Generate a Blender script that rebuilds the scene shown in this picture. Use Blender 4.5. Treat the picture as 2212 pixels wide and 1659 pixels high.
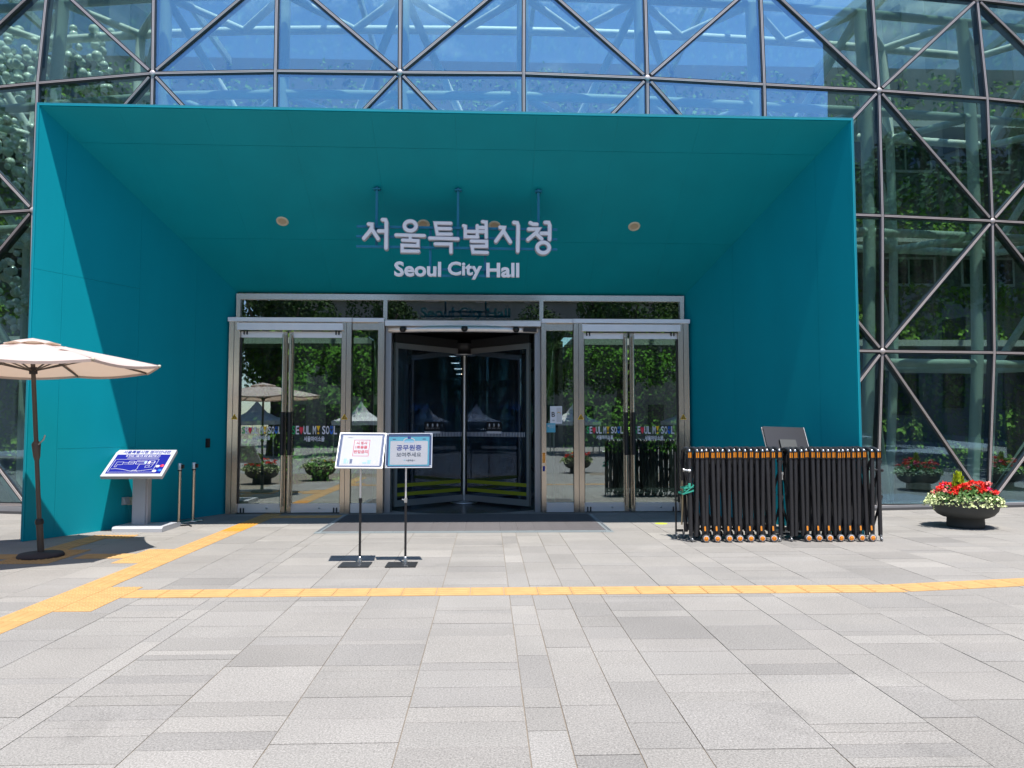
import bpy, bmesh, math, random
import numpy as np
from mathutils import Vector, Matrix
random.seed(7); rng = np.random.default_rng(7)
sc = bpy.context.scene
for o in list(bpy.data.objects): bpy.data.objects.remove(o)
R = math.radians
# ------------------------------------------------------------------ camera
EYE = 1.5
F_PX, CX, CY = 1597.0, 1106.0, 829.5            # focal length and centre in a 2212 x 1659 frame
YAW, PITCH = R(1.9), R(3.26)
cam = bpy.data.objects.new('camera', bpy.data.cameras.new('camera'))
sc.collection.objects.link(cam)
cam.location = (0, 0, EYE); cam.rotation_euler = (R(90) + PITCH, 0, -YAW)
cam.data.sensor_width = 36; cam.data.lens = F_PX / 2212 * 36
cam.data.clip_start = 0.05; cam.data.clip_end = 2000
sc.camera = cam
# ------------------------------------------------------------------ world, sun, exposure
SUN = Vector((0.118, -0.285, 1.0)).normalized()
EL = math.asin(SUN.z); AZ = math.atan2(SUN.x, SUN.y)
w = bpy.data.worlds.new('World'); sc.world = w; w.use_nodes = True
nt = w.node_tree; nt.nodes.clear()
wo = nt.nodes.new('ShaderNodeOutputWorld'); bg = nt.nodes.new('ShaderNodeBackground')
sky = nt.nodes.new('ShaderNodeTexSky'); sky.sky_type = 'NISHITA'; sky.sun_disc = False
sky.sun_elevation = EL; sky.sun_rotation = AZ; sky.air_density = 1.0; sky.dust_density = 0.4; sky.ozone_density = 4.0
# a few fair-weather clouds
tc = nt.nodes.new('ShaderNodeTexCoord'); mp = nt.nodes.new('ShaderNodeMapping'); mp.inputs['Scale'].default_value = (1, 1, 2.4)
nz = nt.nodes.new('ShaderNodeTexNoise'); nz.inputs['Scale'].default_value = 3.1; nz.inputs['Detail'].default_value = 9; nz.inputs['Roughness'].default_value = .58
cr = nt.nodes.new('ShaderNodeValToRGB'); cr.color_ramp.elements[0].position = .60; cr.color_ramp.elements[1].position = .78
mx = nt.nodes.new('ShaderNodeMix'); mx.data_type = 'RGBA'; mx.inputs[7].default_value = (6.5, 7.0, 7.6, 1)
nt.links.new(tc.outputs['Generated'], mp.inputs[0]); nt.links.new(mp.outputs[0], nz.inputs['Vector'])
nt.links.new(nz.outputs[0], cr.inputs[0]); nt.links.new(cr.outputs[0], mx.inputs[0])
nt.links.new(sky.outputs[0], mx.inputs[6]); nt.links.new(mx.outputs[2], bg.inputs[0])
bg.inputs[1].default_value = 0.13
nt.links.new(bg.outputs[0], wo.inputs[0])
sun = bpy.data.objects.new('sun', bpy.data.lights.new('sun', 'SUN')); sc.collection.objects.link(sun)
sun.data.energy = 4.4; sun.data.angle = R(0.53); sun.data.color = (1, .955, .9)
sun.rotation_euler = SUN.to_track_quat('Z', 'Y').to_euler(); sun.location = (4, -10, 30)
sc.view_settings.view_transform = 'Standard'; sc.view_settings.look = 'None'
sc.view_settings.exposure = 0.85; sc.view_settings.gamma = 1
sc.render.engine = 'CYCLES'
c = sc.cycles; c.use_denoising = True; c.max_bounces = 10; c.transparent_max_bounces = 24
c.diffuse_bounces = 4; c.glossy_bounces = 5; c.transmission_bounces = 6
c.caustics_reflective = False; c.caustics_refractive = False; c.use_adaptive_sampling = True
c.sample_clamp_indirect = 6

# ------------------------------------------------------------------ measuring helper: a point of the photo on the plane Y = const / the ground
_F = Vector((math.sin(YAW) * math.cos(PITCH), math.cos(YAW) * math.cos(PITCH), math.sin(PITCH)))
_R = Vector((math.cos(YAW), -math.sin(YAW), 0)); _U = _R.cross(_F)
def ray(u, v): return _F + _R * ((u - CX) / F_PX) - _U * ((v - CY) / F_PX)
def at(u, v, Y):
    d = ray(u, v); return Vector((0, 0, EYE)) + d * (Y / d.y)
def gnd(u, v, z=0.0):
    d = ray(u, v); return Vector((0, 0, EYE)) + d * ((z - EYE) / d.z)
def in_view(x, y, m=0.9):
    if y < 0.5: return False
    v = Vector((x, y, -EYE)); c_ = v.dot(_F); u = CX + F_PX * v.dot(_R) / c_; t = CY - F_PX * v.dot(_U) / c_
    k = F_PX * m / c_
    return -k < u < 2212 + k and t < 1659 + k * .8

# ------------------------------------------------------------------ materials
MATS = {}
def mat(name, col=(.5, .5, .5), rough=.5, metal=0.0, spec=.5, var=0.0, vscale=8.0, bump=0.0, bscale=60.0, coat=0.0, island=0.0,
        stretch=(1, 1, 1), col2=None, tcol=None, emit=None, speck=0.0, sscale=400.0, transl=0.0):
    if name in MATS: return MATS[name]
    m = bpy.data.materials.new(name); m.use_nodes = True; MATS[name] = m
    n = m.node_tree.nodes; L = m.node_tree.links; b = n['Principled BSDF']
    b.inputs['Base Color'].default_value = (*col, 1); b.inputs['Roughness'].default_value = rough
    b.inputs['Metallic'].default_value = metal; b.inputs['Specular IOR Level'].default_value = spec
    b.inputs['Coat Weight'].default_value = coat
    if emit: b.inputs['Emission Color'].default_value = (*col, 1); b.inputs['Emission Strength'].default_value = emit
    out = None
    need = var or bump or speck
    if need:
        t = n.new('ShaderNodeTexCoord'); mpn = n.new('ShaderNodeMapping'); mpn.inputs['Scale'].default_value = stretch
        L.new(t.outputs['Object'], mpn.inputs[0])
    if var or island or speck:
        cur = None
        rgb = n.new('ShaderNodeRGB'); rgb.outputs[0].default_value = (*col, 1); cur = rgb.outputs[0]
        def mul(fac_out, lo, hi, cur, colb=None):
            mr = n.new('ShaderNodeMapRange'); mr.inputs['To Min'].default_value = lo; mr.inputs['To Max'].default_value = hi
            L.new(fac_out, mr.inputs[0])
            vm = n.new('ShaderNodeVectorMath'); vm.operation = 'SCALE'; L.new(cur, vm.inputs[0]); L.new(mr.outputs[0], vm.inputs['Scale'])
            return vm.outputs[0]
        if var:
            z = n.new('ShaderNodeTexNoise'); z.inputs['Scale'].default_value = vscale; z.inputs['Detail'].default_value = 6
            L.new(mpn.outputs[0], z.inputs['Vector'])
            if col2:
                mxx = n.new('ShaderNodeMix'); mxx.data_type = 'RGBA'; L.new(z.outputs[0], mxx.inputs[0])
                L.new(cur, mxx.inputs[6]); mxx.inputs[7].default_value = (*col2, 1); cur = mxx.outputs[2]
            cur = mul(z.outputs[0], 1 - var * 1.6, 1 + var * 1.6, cur)
        if island:
            g = n.new('ShaderNodeNewGeometry'); cur = mul(g.outputs['Random Per Island'], 1 - island, 1 + island, cur)
        if speck:
            z = n.new('ShaderNodeTexNoise'); z.inputs['Scale'].default_value = sscale; z.inputs['Detail'].default_value = 2
            L.new(mpn.outputs[0], z.inputs['Vector']); cur = mul(z.outputs[0], 1 - speck * 2, 1 + speck * 2, cur)
        L.new(cur, b.inputs['Base Color'])
    if bump:
        z = n.new('ShaderNodeTexNoise'); z.inputs['Scale'].default_value = bscale; z.inputs['Detail'].default_value = 4
        L.new(mpn.outputs[0], z.inputs['Vector'])
        bp = n.new('ShaderNodeBump'); bp.inputs['Strength'].default_value = bump; bp.inputs['Distance'].default_value = .02
        L.new(z.outputs[0], bp.inputs['Height']); L.new(bp.outputs[0], b.inputs['Normal'])
    if transl:
        tr = n.new('ShaderNodeBsdfTranslucent'); tr.inputs[0].default_value = (*(tcol or col2 or col), 1)
        ms = n.new('ShaderNodeMixShader'); ms.inputs[0].default_value = transl
        L.new(b.outputs[0], ms.inputs[1]); L.new(tr.outputs[0], ms.inputs[2]); L.new(ms.outputs[0], n['Material Output'].inputs[0])
    return m

def glass(name, tint, refl, base, wav=0.0, wscale=.6, rcol=(1, 1, 1)):
    """window glass: tinted straight-through view plus mirror reflection that grows towards grazing"""
    m = bpy.data.materials.new(name); m.use_nodes = True; MATS[name] = m
    n = m.node_tree.nodes; L = m.node_tree.links; n.clear()
    out = n.new('ShaderNodeOutputMaterial'); tr = n.new('ShaderNodeBsdfTransparent'); tr.inputs[0].default_value = (*tint, 1)
    gl = n.new('ShaderNodeBsdfGlossy'); gl.inputs['Color'].default_value = (*rcol, 1); gl.inputs['Roughness'].default_value = 0.0
    lw = n.new('ShaderNodeLayerWeight'); lw.inputs['Blend'].default_value = .35
    mr = n.new('ShaderNodeMapRange'); mr.inputs['To Min'].default_value = base; mr.inputs['To Max'].default_value = refl
    mrx = n.new('ShaderNodeMixShader')
    L.new(lw.outputs['Facing'], mr.inputs[0]); L.new(mr.outputs[0], mrx.inputs[0])
    L.new(tr.outputs[0], mrx.inputs[1]); L.new(gl.outputs[0], mrx.inputs[2])
    # faint dust film
    df = n.new('ShaderNodeBsdfDiffuse'); df.inputs[0].default_value = (.55, .56, .54, 1)
    t = n.new('ShaderNodeTexCoord'); mp_ = n.new('ShaderNodeMapping'); mp_.inputs['Scale'].default_value = (5, 5, .5); z = n.new('ShaderNodeTexNoise'); z.inputs['Scale'].default_value = 1.3; z.inputs['Detail'].default_value = 7
    L.new(t.outputs['Object'], mp_.inputs[0]); L.new(mp_.outputs[0], z.inputs['Vector'])
    m2 = n.new('ShaderNodeMapRange'); m2.inputs['From Min'].default_value = .42; m2.inputs['From Max'].default_value = .8; m2.inputs['To Min'].default_value = .0; m2.inputs['To Max'].default_value = .022
    L.new(z.outputs[0], m2.inputs[0])
    ms2 = n.new('ShaderNodeMixShader'); L.new(m2.outputs[0], ms2.inputs[0]); L.new(mrx.outputs[0], ms2.inputs[1]); L.new(df.outputs[0], ms2.inputs[2])
    L.new(ms2.outputs[0], out.inputs[0])
    if wav:
        z2 = n.new('ShaderNodeTexNoise'); z2.inputs['Scale'].default_value = wscale; z2.inputs['Detail'].default_value = 1
        L.new(t.outputs['Object'], z2.inputs['Vector'])
        bp = n.new('ShaderNodeBump'); bp.inputs['Strength'].default_value = wav; bp.inputs['Distance'].default_value = .02
        L.new(z2.outputs[0], bp.inputs['Height']); L.new(bp.outputs[0], gl.inputs['Normal'])
    return m

M = dict(
    teal=mat('teal_paint', (.0012, .300, .380), .5, var=.07, vscale=1.6, stretch=(1, 1, .35), bump=.02, bscale=9, spec=.22),
    tealjoint=mat('teal_shell', (.0010, .22, .29), .6),
    steel=mat('stainless_steel', (.66, .58, .48), .27, 1.0, var=.05, vscale=6, stretch=(1, 1, .15), bump=.015, bscale=30),
    steel_bright=mat('brushed_steel_rail', (.80, .79, .78), .42, .75, var=.04, vscale=5),
    alu=mat('grey_aluminium', (.36, .37, .38), .4, .7),
    aludark=mat('dark_aluminium', (.05, .052, .055), .4, .5),
    blackrub=mat('black_gasket', (.012, .012, .013), .6),
    strip=mat('pinkish_grey_cap_strip', (.52, .47, .46), .4, .2),
    pipe=mat('white_painted_pipe', (.84, .90, .86), .45, var=.03, vscale=2),
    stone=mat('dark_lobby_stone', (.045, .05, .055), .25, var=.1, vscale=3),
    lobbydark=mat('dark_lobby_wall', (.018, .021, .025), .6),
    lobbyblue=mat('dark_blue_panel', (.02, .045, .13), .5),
    hallwall=mat('grey_inner_wall', (.13, .15, .145), .8, var=.08, vscale=.6),
    ledge=mat('pale_ledge', (.45, .5, .47), .6),
    leaf=mat('green_wall_leaf', (.12, .22, .035), .7, island=.5, spec=.15),
    treeleaf=mat('tree_leaf', (.048, .092, .022), .8, island=.3, spec=.08),
    bark=mat('bark', (.07, .055, .04), .9, var=.15, vscale=14, bump=.4, bscale=20),
    balloon=mat('clear_bead', (.80, .88, .80), .12, spec=.8, coat=.5),
    granite=None,
    joint=mat('sandy_joint', (.20, .165, .125), .95, var=.2, vscale=30),
    yellow=mat('yellow_tactile', (.45, .262, .098), .7, var=.16, vscale=5, speck=.04, sscale=160),
    orangey=mat('orange_tactile', (.55, .24, .025), .6, var=.08, vscale=6),
    mat_=mat('mat_rubber', (.125, .117, .12), .85, var=.12, vscale=14, speck=.25, sscale=160, bump=.6, bscale=150),
    matedge=mat('mat_edging', (.17, .20, .21), .7, var=.08, vscale=20),
    fabric=mat('beige_canvas', (.66, .56, .53), .85, var=.05, vscale=3, tcol=(.58, .42, .31), transl=.38, bump=.05, bscale=40),
    bronze=mat('dark_bronze_metal', (.10, .085, .075), .5, .5),
    basedark=mat('dark_cast_base', (.045, .035, .035), .75, var=.1, vscale=20, bump=.1),
    white=mat('white_paint', (.42, .43, .46), .45),
    greypole=mat('grey_blue_paint', (.40, .42, .48), .4),
    blue=mat('blue_print', (.004, .009, .20), .5, spec=.15),
    navy=mat('navy_backing', (.035, .055, .14), .35, coat=.5),
    whiteprint=mat('white_print', (.60, .60, .62), .6),
    letter=mat('white_letter', (.90, .90, .93), .55),
    letterside=mat('letter_side', (.50, .50, .54), .6),
    redprint=mat('red_print', (.55, .012, .02), .6),
    bluetext=mat('blue_text', (.01, .025, .25), .6),
    greytext=mat('grey_text', (.05, .055, .06), .6),
    tealprint=mat('teal_print', (.09, .42, .55), .6),
    paleblue=mat('pale_blue_print', (.35, .58, .75), .6),
    pink=mat('pink_print', (.75, .66, .68), .6),
    black=mat('black_plastic', (.012, .012, .014), .45),
    blacktube=mat('black_powder_tube', (.022, .022, .025), .38, var=.1, vscale=20, bump=.05, bscale=90),
    orange=mat('orange_reflector', (.90, .30, .012), .35, coat=.5),
    chrome=mat('chrome', (.6, .6, .6), .3, 1.0),
    tyre=mat('grey_rubber', (.06, .062, .066), .7),
    strap=mat('green_strap', (.04, .38, .27), .5),
    ygreen=mat('yellow_stripe', (.26, .29, .015), .5),
    green_d=mat('decal_green', (.02, .42, .13), .5),
    red_d=mat('decal_red', (.75, .03, .06), .5),
    yel_d=mat('decal_yellow', (.85, .50, .01), .5),
    blu_d=mat('decal_blue', (.01, .14, .62), .5),
    grey_d=mat('decal_grey', (.74, .75, .80), .5),
    lamp=mat('lamp_lens', (1.0, .72, .42), .5, emit=5.0),
    lampoff=mat('unlit_lamp_lens', (.48, .40, .28), .5),
    ivory=mat('ivory_plastic', (.58, .55, .42), .5),
    potm=mat('charcoal_pot', (.048, .05, .048), .62, var=.1, vscale=9, bump=.05),
    soil=mat('soil', (.03, .02, .015), .95),
    lime=mat('lime_foliage', (.42, .52, .01), .6, island=.3),
    pale=mat('variegated_leaf', (.60, .66, .33), .6, island=.35),
    gleaf=mat('geranium_leaf', (.07, .16, .03), .6, island=.4),
    petr=mat('red_petal', (.85, .02, .008), .6, island=.2),
    petm=mat('magenta_petal', (.70, .005, .13), .6, island=.2),
    petp=mat('salmon_petal', (.85, .22, .20), .6, island=.2),
    petw=mat('white_petal', (.75, .72, .60), .6, island=.2),
    facadeb=mat('stone_facade', (.23, .22, .19), .85, var=.1, vscale=1.5),
    darkwin=mat('dark_window', (.02, .025, .03), .15),
    curb=mat('curb_stone', (.26, .26, .27), .7, var=.08, vscale=6, speck=.1, sscale=150),
    tent=mat('white_tent', (.62, .62, .62), .8),
    screen=mat('dark_screen_back', (.028, .028, .032), .35),
    stick=mat('green_yellow_sticker', (.45, .52, .05), .5),
    dust=mat('dust_mark', (.55, .54, .52), .9),
)
GF = glass('facade_glass', (.83, .96, .90), .5, .29, wav=.14, wscale=.5, rcol=(.40, .61, .85))
GD = glass('door_glass', (.66, .78, .72), .8, .24, wav=.06, wscale=.8, rcol=(.92, .97, 1))
GV = glass('revolving_door_glass', (.52, .62, .74), .45, .06, rcol=(.8, .88, 1))
GT = glass('transom_glass', (.35, .42, .40), .8, .30, wav=.03, wscale=.8, rcol=(.9, .95, 1))
GR = glass('roof_glass', (.92, .95, .93), .3, .05)
M['clearg'] = glass('clear_acrylic', (.97, .97, .97), .5, .03)

def granite():
    m = bpy.data.materials.new('granite_paver'); m.use_nodes = True
    n = m.node_tree.nodes; L = m.node_tree.links; b = n['Principled BSDF']
    at_ = n.new('ShaderNodeAttribute'); at_.attribute_name = 'tone'
    g = n.new('ShaderNodeTexCoord')
    geo = n.new('ShaderNodeNewGeometry')
    z = n.new('ShaderNodeTexNoise'); z.inputs['Scale'].default_value = 95; z.inputs['Detail'].default_value = 5; z.inputs['Roughness'].default_value = .75
    z2 = n.new('ShaderNodeTexNoise'); z2.inputs['Scale'].default_value = 1.1; z2.inputs['Detail'].default_value = 6
    z3 = n.new('ShaderNodeTexNoise'); z3.inputs['Scale'].default_value = 260; z3.inputs['Detail'].default_value = 1
    for q in (z, z2, z3): L.new(geo.outputs['Position'], q.inputs['Vector'])
    def mr(src, a, bb, fmin=0, fmax=1):
        r = n.new('ShaderNodeMapRange'); r.inputs['From Min'].default_value = fmin; r.inputs['From Max'].default_value = fmax
        r.inputs['To Min'].default_value = a; r.inputs['To Max'].default_value = bb; L.new(src, r.inputs[0]); return r.outputs[0]
    def ml(a, bb):
        r = n.new('ShaderNodeMath'); r.operation = 'MULTIPLY'; L.new(a, r.inputs[0]); L.new(bb, r.inputs[1]); return r.outputs[0]
    f = ml(mr(z.outputs[0], .50, 1.48, .3, .7), mr(z2.outputs[0], .92, 1.08, .3, .7))
    f = ml(f, mr(z3.outputs[0], .82, 1.12, .35, .65))
    z4 = n.new('ShaderNodeTexNoise'); z4.inputs['Scale'].default_value = .85; z4.inputs['Detail'].default_value = 9; z4.inputs['Roughness'].default_value = .62; z4.inputs['Distortion'].default_value = .6
    z5 = n.new('ShaderNodeTexNoise'); z5.inputs['Scale'].default_value = 14; z5.inputs['Detail'].default_value = 3
    for q in (z4, z5): L.new(geo.outputs['Position'], q.inputs['Vector'])
    f = ml(f, mr(z4.outputs[0], 1.0, .74, .62, .74)); f = ml(f, mr(z5.outputs[0], 1.0, .80, .72, .80)); f = ml(f, mr(z4.outputs[0], 1.13, 1.0, .27, .36))
    vm = n.new('ShaderNodeVectorMath'); vm.operation = 'SCALE'; L.new(at_.outputs['Color'], vm.inputs[0]); L.new(f, vm.inputs['Scale'])
    L.new(vm.outputs[0], b.inputs['Base Color']); b.inputs['Roughness'].default_value = .82; b.inputs['Specular IOR Level'].default_value = .3
    bp = n.new('ShaderNodeBump'); bp.inputs['Strength'].default_value = .25; bp.inputs['Distance'].default_value = .004
    L.new(z.outputs[0], bp.inputs['Height']); L.new(bp.outputs[0], b.inputs['Normal'])
    return m
M['granite'] = granite()

# ------------------------------------------------------------------ mesh helpers
COL = sc.collection
class MB:
    def __init__(s): s.v = []; s.f = []; s.m = []; s.sm = []
    def add(s, vs, fs, mi=0, smooth=False):
        o = len(s.v); s.v += [tuple(p) for p in vs]
        for f in fs: s.f.append([o + i for i in f]); s.m.append(mi); s.sm.append(smooth)
        return s
    def box(s, x0, x1, y0, y1, z0, z1, mi=0, rot=None):
        vs = [Vector(p) for p in ((x0, y0, z0), (x1, y0, z0), (x1, y1, z0), (x0, y1, z0), (x0, y0, z1), (x1, y0, z1), (x1, y1, z1), (x0, y1, z1))]
        if rot: vs = [rot @ p for p in vs]
        return s.add(vs, [(0, 3, 2, 1), (4, 5, 6, 7), (0, 1, 5, 4), (1, 2, 6, 5), (2, 3, 7, 6), (3, 0, 4, 7)], mi)
    def bar(s, a, b, w_, d_, mi=0, up=Vector((0, -1, 0))):
        """rectangular bar from a to b; w_ across, d_ along up"""
        a = Vector(a); b = Vector(b); t = (b - a).normalized(); n_ = (up - t * up.dot(t)).normalized(); sd = t.cross(n_)
        vs = []
        for p in (a, b):
            for i, j in ((-1, -1), (1, -1), (1, 1), (-1, 1)): vs.append(p + sd * (w_ / 2 * i) + n_ * (d_ / 2 * j))
        return s.add(vs, [(0, 3, 2, 1), (4, 5, 6, 7), (0, 1, 5, 4), (1, 2, 6, 5), (2, 3, 7, 6), (3, 0, 4, 7)], mi)
    def tube(s, pts, r, n=12, mi=0, cap=True):
        pts = [Vector(p) for p in pts]; rs = r if isinstance(r, (list, tuple)) else [r] * len(pts)
        ref = None; rings = []
        for i, p in enumerate(pts):
            t = (pts[min(i + 1, len(pts) - 1)] - pts[max(i - 1, 0)]).normalized()
            if ref is None: ref = Vector((0, 0, 1)) if abs(t.z) < .9 else Vector((1, 0, 0))
            a = (ref - t * ref.dot(t)).normalized(); b = t.cross(a); ref = a
            rings.append([p + (a * math.cos(2 * math.pi * k / n) + b * math.sin(2 * math.pi * k / n)) * rs[i] for k in range(n)])
        vs = [q for rg in rings for q in rg]; fs = []
        for i in range(len(pts) - 1):
            for k in range(n): fs.append((i * n + k, i * n + (k + 1) % n, (i + 1) * n + (k + 1) % n, (i + 1) * n + k))
        s.add(vs, fs, mi, True)
        if cap:
            s.add(rings[0], [tuple(range(n))[::-1]], mi); s.add(rings[-1], [tuple(range(n))], mi)
        return s
    def lathe(s, prof, cx=0, cy=0, n=24, mi=0, mtx=None):
        vs = []
        for r_, z in prof:
            for k in range(n): vs.append(Vector((cx + r_ * math.cos(2 * math.pi * k / n), cy + r_ * math.sin(2 * math.pi * k / n), z)))
        if mtx: vs = [mtx @ p for p in vs]
        fs = [(i * n + k, i * n + (k + 1) % n, (i + 1) * n + (k + 1) % n, (i + 1) * n + k) for i in range(len(prof) - 1) for k in range(n)]
        return s.add(vs, fs, mi, True)
    def poly(s, pts, thick=0, nrm=Vector((0, 0, 1)), mi=0):
        """flat polygon, given thickness against its normal"""
        k = len(pts); pts = [Vector(p) for p in pts]
        if not thick: return s.add(pts, [tuple(range(k))], mi)
        low = [p - nrm * thick for p in pts]
        fs = [tuple(range(k)), tuple(range(2 * k - 1, k - 1, -1))] + [(i, i + k, (i + 1) % k + k, (i + 1) % k) for i in range(k)]
        return s.add(pts + low, fs, mi)
    def mesh(s, name, mats):
        me = bpy.data.meshes.new(name); me.from_pydata(s.v, [], s.f)
        for m in (mats if isinstance(mats, (list, tuple)) else [mats]): me.materials.append(m)
        me.polygons.foreach_set('material_index', s.m); me.polygons.foreach_set('use_smooth', s.sm); me.update()
        return me
    def build(s, name, mats, parent=None, loc=None):
        o = bpy.data.objects.new(name, s.mesh(name, mats)); COL.objects.link(o)
        if parent: o.parent = parent
        if loc: o.location = loc
        return o
def B(*a, mi=0): return MB().box(*a, mi=mi)
def inst(name, me, parent=None, mtx=None):
    o = bpy.data.objects.new(name, me); COL.objects.link(o)
    if parent: o.parent = parent
    if mtx is not None: o.matrix_local = mtx
    return o
def tag(o, label=None, cat=None, group=None, kind=None):
    for k, v in (('label', label), ('category', cat), ('group', group), ('kind', kind)):
        if v: o[k] = v
    return o
def thing(name, label, cat, loc=(0, 0, 0), rz=0, group=None):
    o = bpy.data.objects.new(name, None); COL.objects.link(o); o.location = loc; o.rotation_euler = (0, 0, rz); o.empty_display_size = .1
    return tag(o, label, cat, group)
def structure(name, mb, m, parent=None):
    o = mb.build(name, m, parent)
    if not parent: o['kind'] = 'structure'
    return o
def copy_tree(o, parent=None):
    c_ = o.copy(); COL.objects.link(c_)
    if parent: c_.parent = parent
    for ch in list(o.children): copy_tree(ch, c_)
    return c_
def circle(r, n=20, c_=(0, 0)): return [(c_[0] + r * math.cos(2 * math.pi * i / n), c_[1] + r * math.sin(2 * math.pi * i / n)) for i in range(n)]
def rrect(x0, x1, z0, z1, r, n=5):
    out = []
    for cx_, cz_, a0 in ((x1 - r, z1 - r, 0), (x0 + r, z1 - r, 90), (x0 + r, z0 + r, 180), (x1 - r, z0 + r, 270)):
        for i in range(n + 1):
            a = R(a0 + 90 * i / n); out.append((cx_ + r * math.cos(a), cz_ + r * math.sin(a)))
    return out

def text_obj(name, body, size, m, parent=None, mtx=None, offset=0.0, extrude=.001, width=None, align='CENTER', spacing=1.0, height=None):
    cu = bpy.data.curves.new(name, 'FONT'); cu.body = body; cu.size = size; cu.align_x = align; cu.align_y = 'CENTER'
    cu.offset = offset; cu.extrude = extrude; cu.resolution_u = 3; cu.space_character = spacing
    tmp = bpy.data.objects.new('tmp', cu); COL.objects.link(tmp); bpy.context.view_layer.update()
    me = bpy.data.meshes.new_from_object(tmp.evaluated_get(bpy.context.evaluated_depsgraph_get()))
    bpy.data.objects.remove(tmp); bpy.data.curves.remove(cu)
    me.name = name; me.materials.clear(); me.materials.append(m)
    co = np.empty(len(me.vertices) * 3); me.vertices.foreach_get('co', co); co = co.reshape(-1, 3)
    if len(co):
        lo, hi = co.min(0), co.max(0); ce = (lo + hi) / 2
        if align == 'CENTER': co[:, 0] -= ce[0]
        co[:, 1] -= ce[1]
        if width: co[:, 0] *= width / max(1e-6, hi[0] - lo[0])
        if height: co[:, 1] *= height / max(1e-6, hi[1] - lo[1])
        me.vertices.foreach_set('co', co.ravel()); me.update()
    o = bpy.data.objects.new(name, me); COL.objects.link(o)
    if parent: o.parent = parent
    if mtx is not None: o.matrix_local = mtx
    return o
FRONT = Matrix.Rotation(R(90), 4, 'X')          # text lying in XY -> upright, read from -Y
def front(x, y, z): return Matrix.Translation((x, y, z)) @ FRONT

def leaves(name, P, N, size, m, parent=None, kind=None, jitter=1.0, aspect=.62, droop=0.0):
    """many small folded leaves at points P facing about N"""
    k = len(P); P = np.asarray(P, float); N = np.asarray(N, float) + rng.normal(0, .55 * jitter, (k, 3)); N /= np.linalg.norm(N, axis=1)[:, None] + 1e-9
    A = rng.normal(0, 1, (k, 3)); A[:, 2] -= droop; A -= N * (A * N).sum(1)[:, None]; A /= np.linalg.norm(A, axis=1)[:, None] + 1e-9
    Bv = np.cross(N, A); s = (size * rng.uniform(.6, 1.35, k))[:, None]
    fold = N * s * .12
    V = np.stack([P, P + A * s * .5 + Bv * s * aspect * .5 + fold, P + A * s, P + A * s * .5 - Bv * s * aspect * .5 + fold], 1).reshape(-1, 3)
    me = bpy.data.meshes.new(name); me.vertices.add(4 * k); me.vertices.foreach_set('co', V.ravel().astype(np.float32))
    i = np.arange(k)[:, None] * 4
    T = np.concatenate([i + [0, 1, 2], i + [0, 2, 3]], 1).reshape(-1, 3)
    me.loops.add(T.size); me.loops.foreach_set('vertex_index', T.ravel().astype(np.int32))
    me.polygons.add(len(T)); me.polygons.foreach_set('loop_start', (np.arange(len(T)) * 3).astype(np.int32))
    me.materials.append(m); me.update(calc_edges=True)
    o = bpy.data.objects.new(name, me); COL.objects.link(o)
    if parent: o.parent = parent
    if kind: o['kind'] = kind
    return o

# ================================================================== GROUND
gm = mat('plaza_ground', (.21, .203, .195), .9, var=.08, vscale=.5, speck=.1, sscale=60)
ground = structure('ground', MB().add([(-600, -600, -.0045), (600, -600, -.0045), (600, 600, -.0045), (-600, 600, -.0045)], [(0, 1, 2, 3)]), M['joint'])
plaza = structure('plaza', B(-60, 60, -60, 2.2, -.15, 0), gm)
pave = bpy.data.objects.new('pavement', None); COL.objects.link(pave); pave['kind'] = 'structure'
xs = [-9.73, -9.12, -8.51, -7.90, -7.29, -6.68, -6.07, -5.46, -4.85, -4.24, -3.63, -3.02, -2.41, -2.26, -1.637, -1.028, -.418, .198, .398, .706, 1.01, 1.62, 2.237, 2.54, 3.15, 3.76, 4.37, 4.98, 5.59, 6.20, 6.81, 7.42, 7.72, 8.33, 8.94, 9.55, 10.16, 10.77]
TONES = [(.256, .243, .225), (.263, .250, .231), (.249, .238, .222), (.272, .258, .238), (.257, .245, .227), (.244, .233, .218), (.266, .253, .235)]
pv = []
for x0, x1 in zip(xs, xs[1:]):
    y = 2.2 + random.uniform(0, .2)
    narrow = x1 - x0 < .35
    while y < 14.2:
        d = random.choice([.3, .45, .3, .6] if narrow else [.10, .14, .2, .2, .3, .3, .3, .45, .6])
        if in_view((x0 + x1) / 2, y + d / 2):
            t = random.choice(TONES); k = random.uniform(.95, 1.05)
            if random.random() < .10: k *= 1.08
            if random.random() < .10: k *= .92
            pv.append((x0, x1, y, y + d, tuple(q * k for q in t)))
        y += d
pv = [p for p in pv if not (p[0] > -4.6 and p[1] < 3.7 and p[2] > 13.3)]
def paver_geo(mb, x0, x1, y0, y1, dz, ox=0, oy=0):
    g = random.uniform(.0018, .0032); c_ = .001; a, b, cc, d = x0 + g - ox, x1 - g - ox, y0 + g - oy, y1 - g - oy
    top = [(a + c_, cc + c_, dz), (b - c_, cc + c_, dz), (b - c_, d - c_, dz), (a + c_, d - c_, dz)]
    mid = [(a, cc, dz - c_), (b, cc, dz - c_), (b, d, dz - c_), (a, d, dz - c_)]
    lo = [(p[0], p[1], -.03) for p in mid]
    mb.add(top + mid + lo, [(0, 1, 2, 3)] + [(4 + i, 4 + (i + 1) % 4, (i + 1) % 4, i) for i in range(4)] + [(8 + i, 8 + (i + 1) % 4, 4 + (i + 1) % 4, 4 + i) for i in range(4)])
def set_tone(me, cols):
    at_ = me.color_attributes.new('tone', 'FLOAT_COLOR', 'POINT')
    at_.data.foreach_set('color', np.asarray([(*c_, 1) for c_ in cols], np.float32).ravel())
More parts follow.
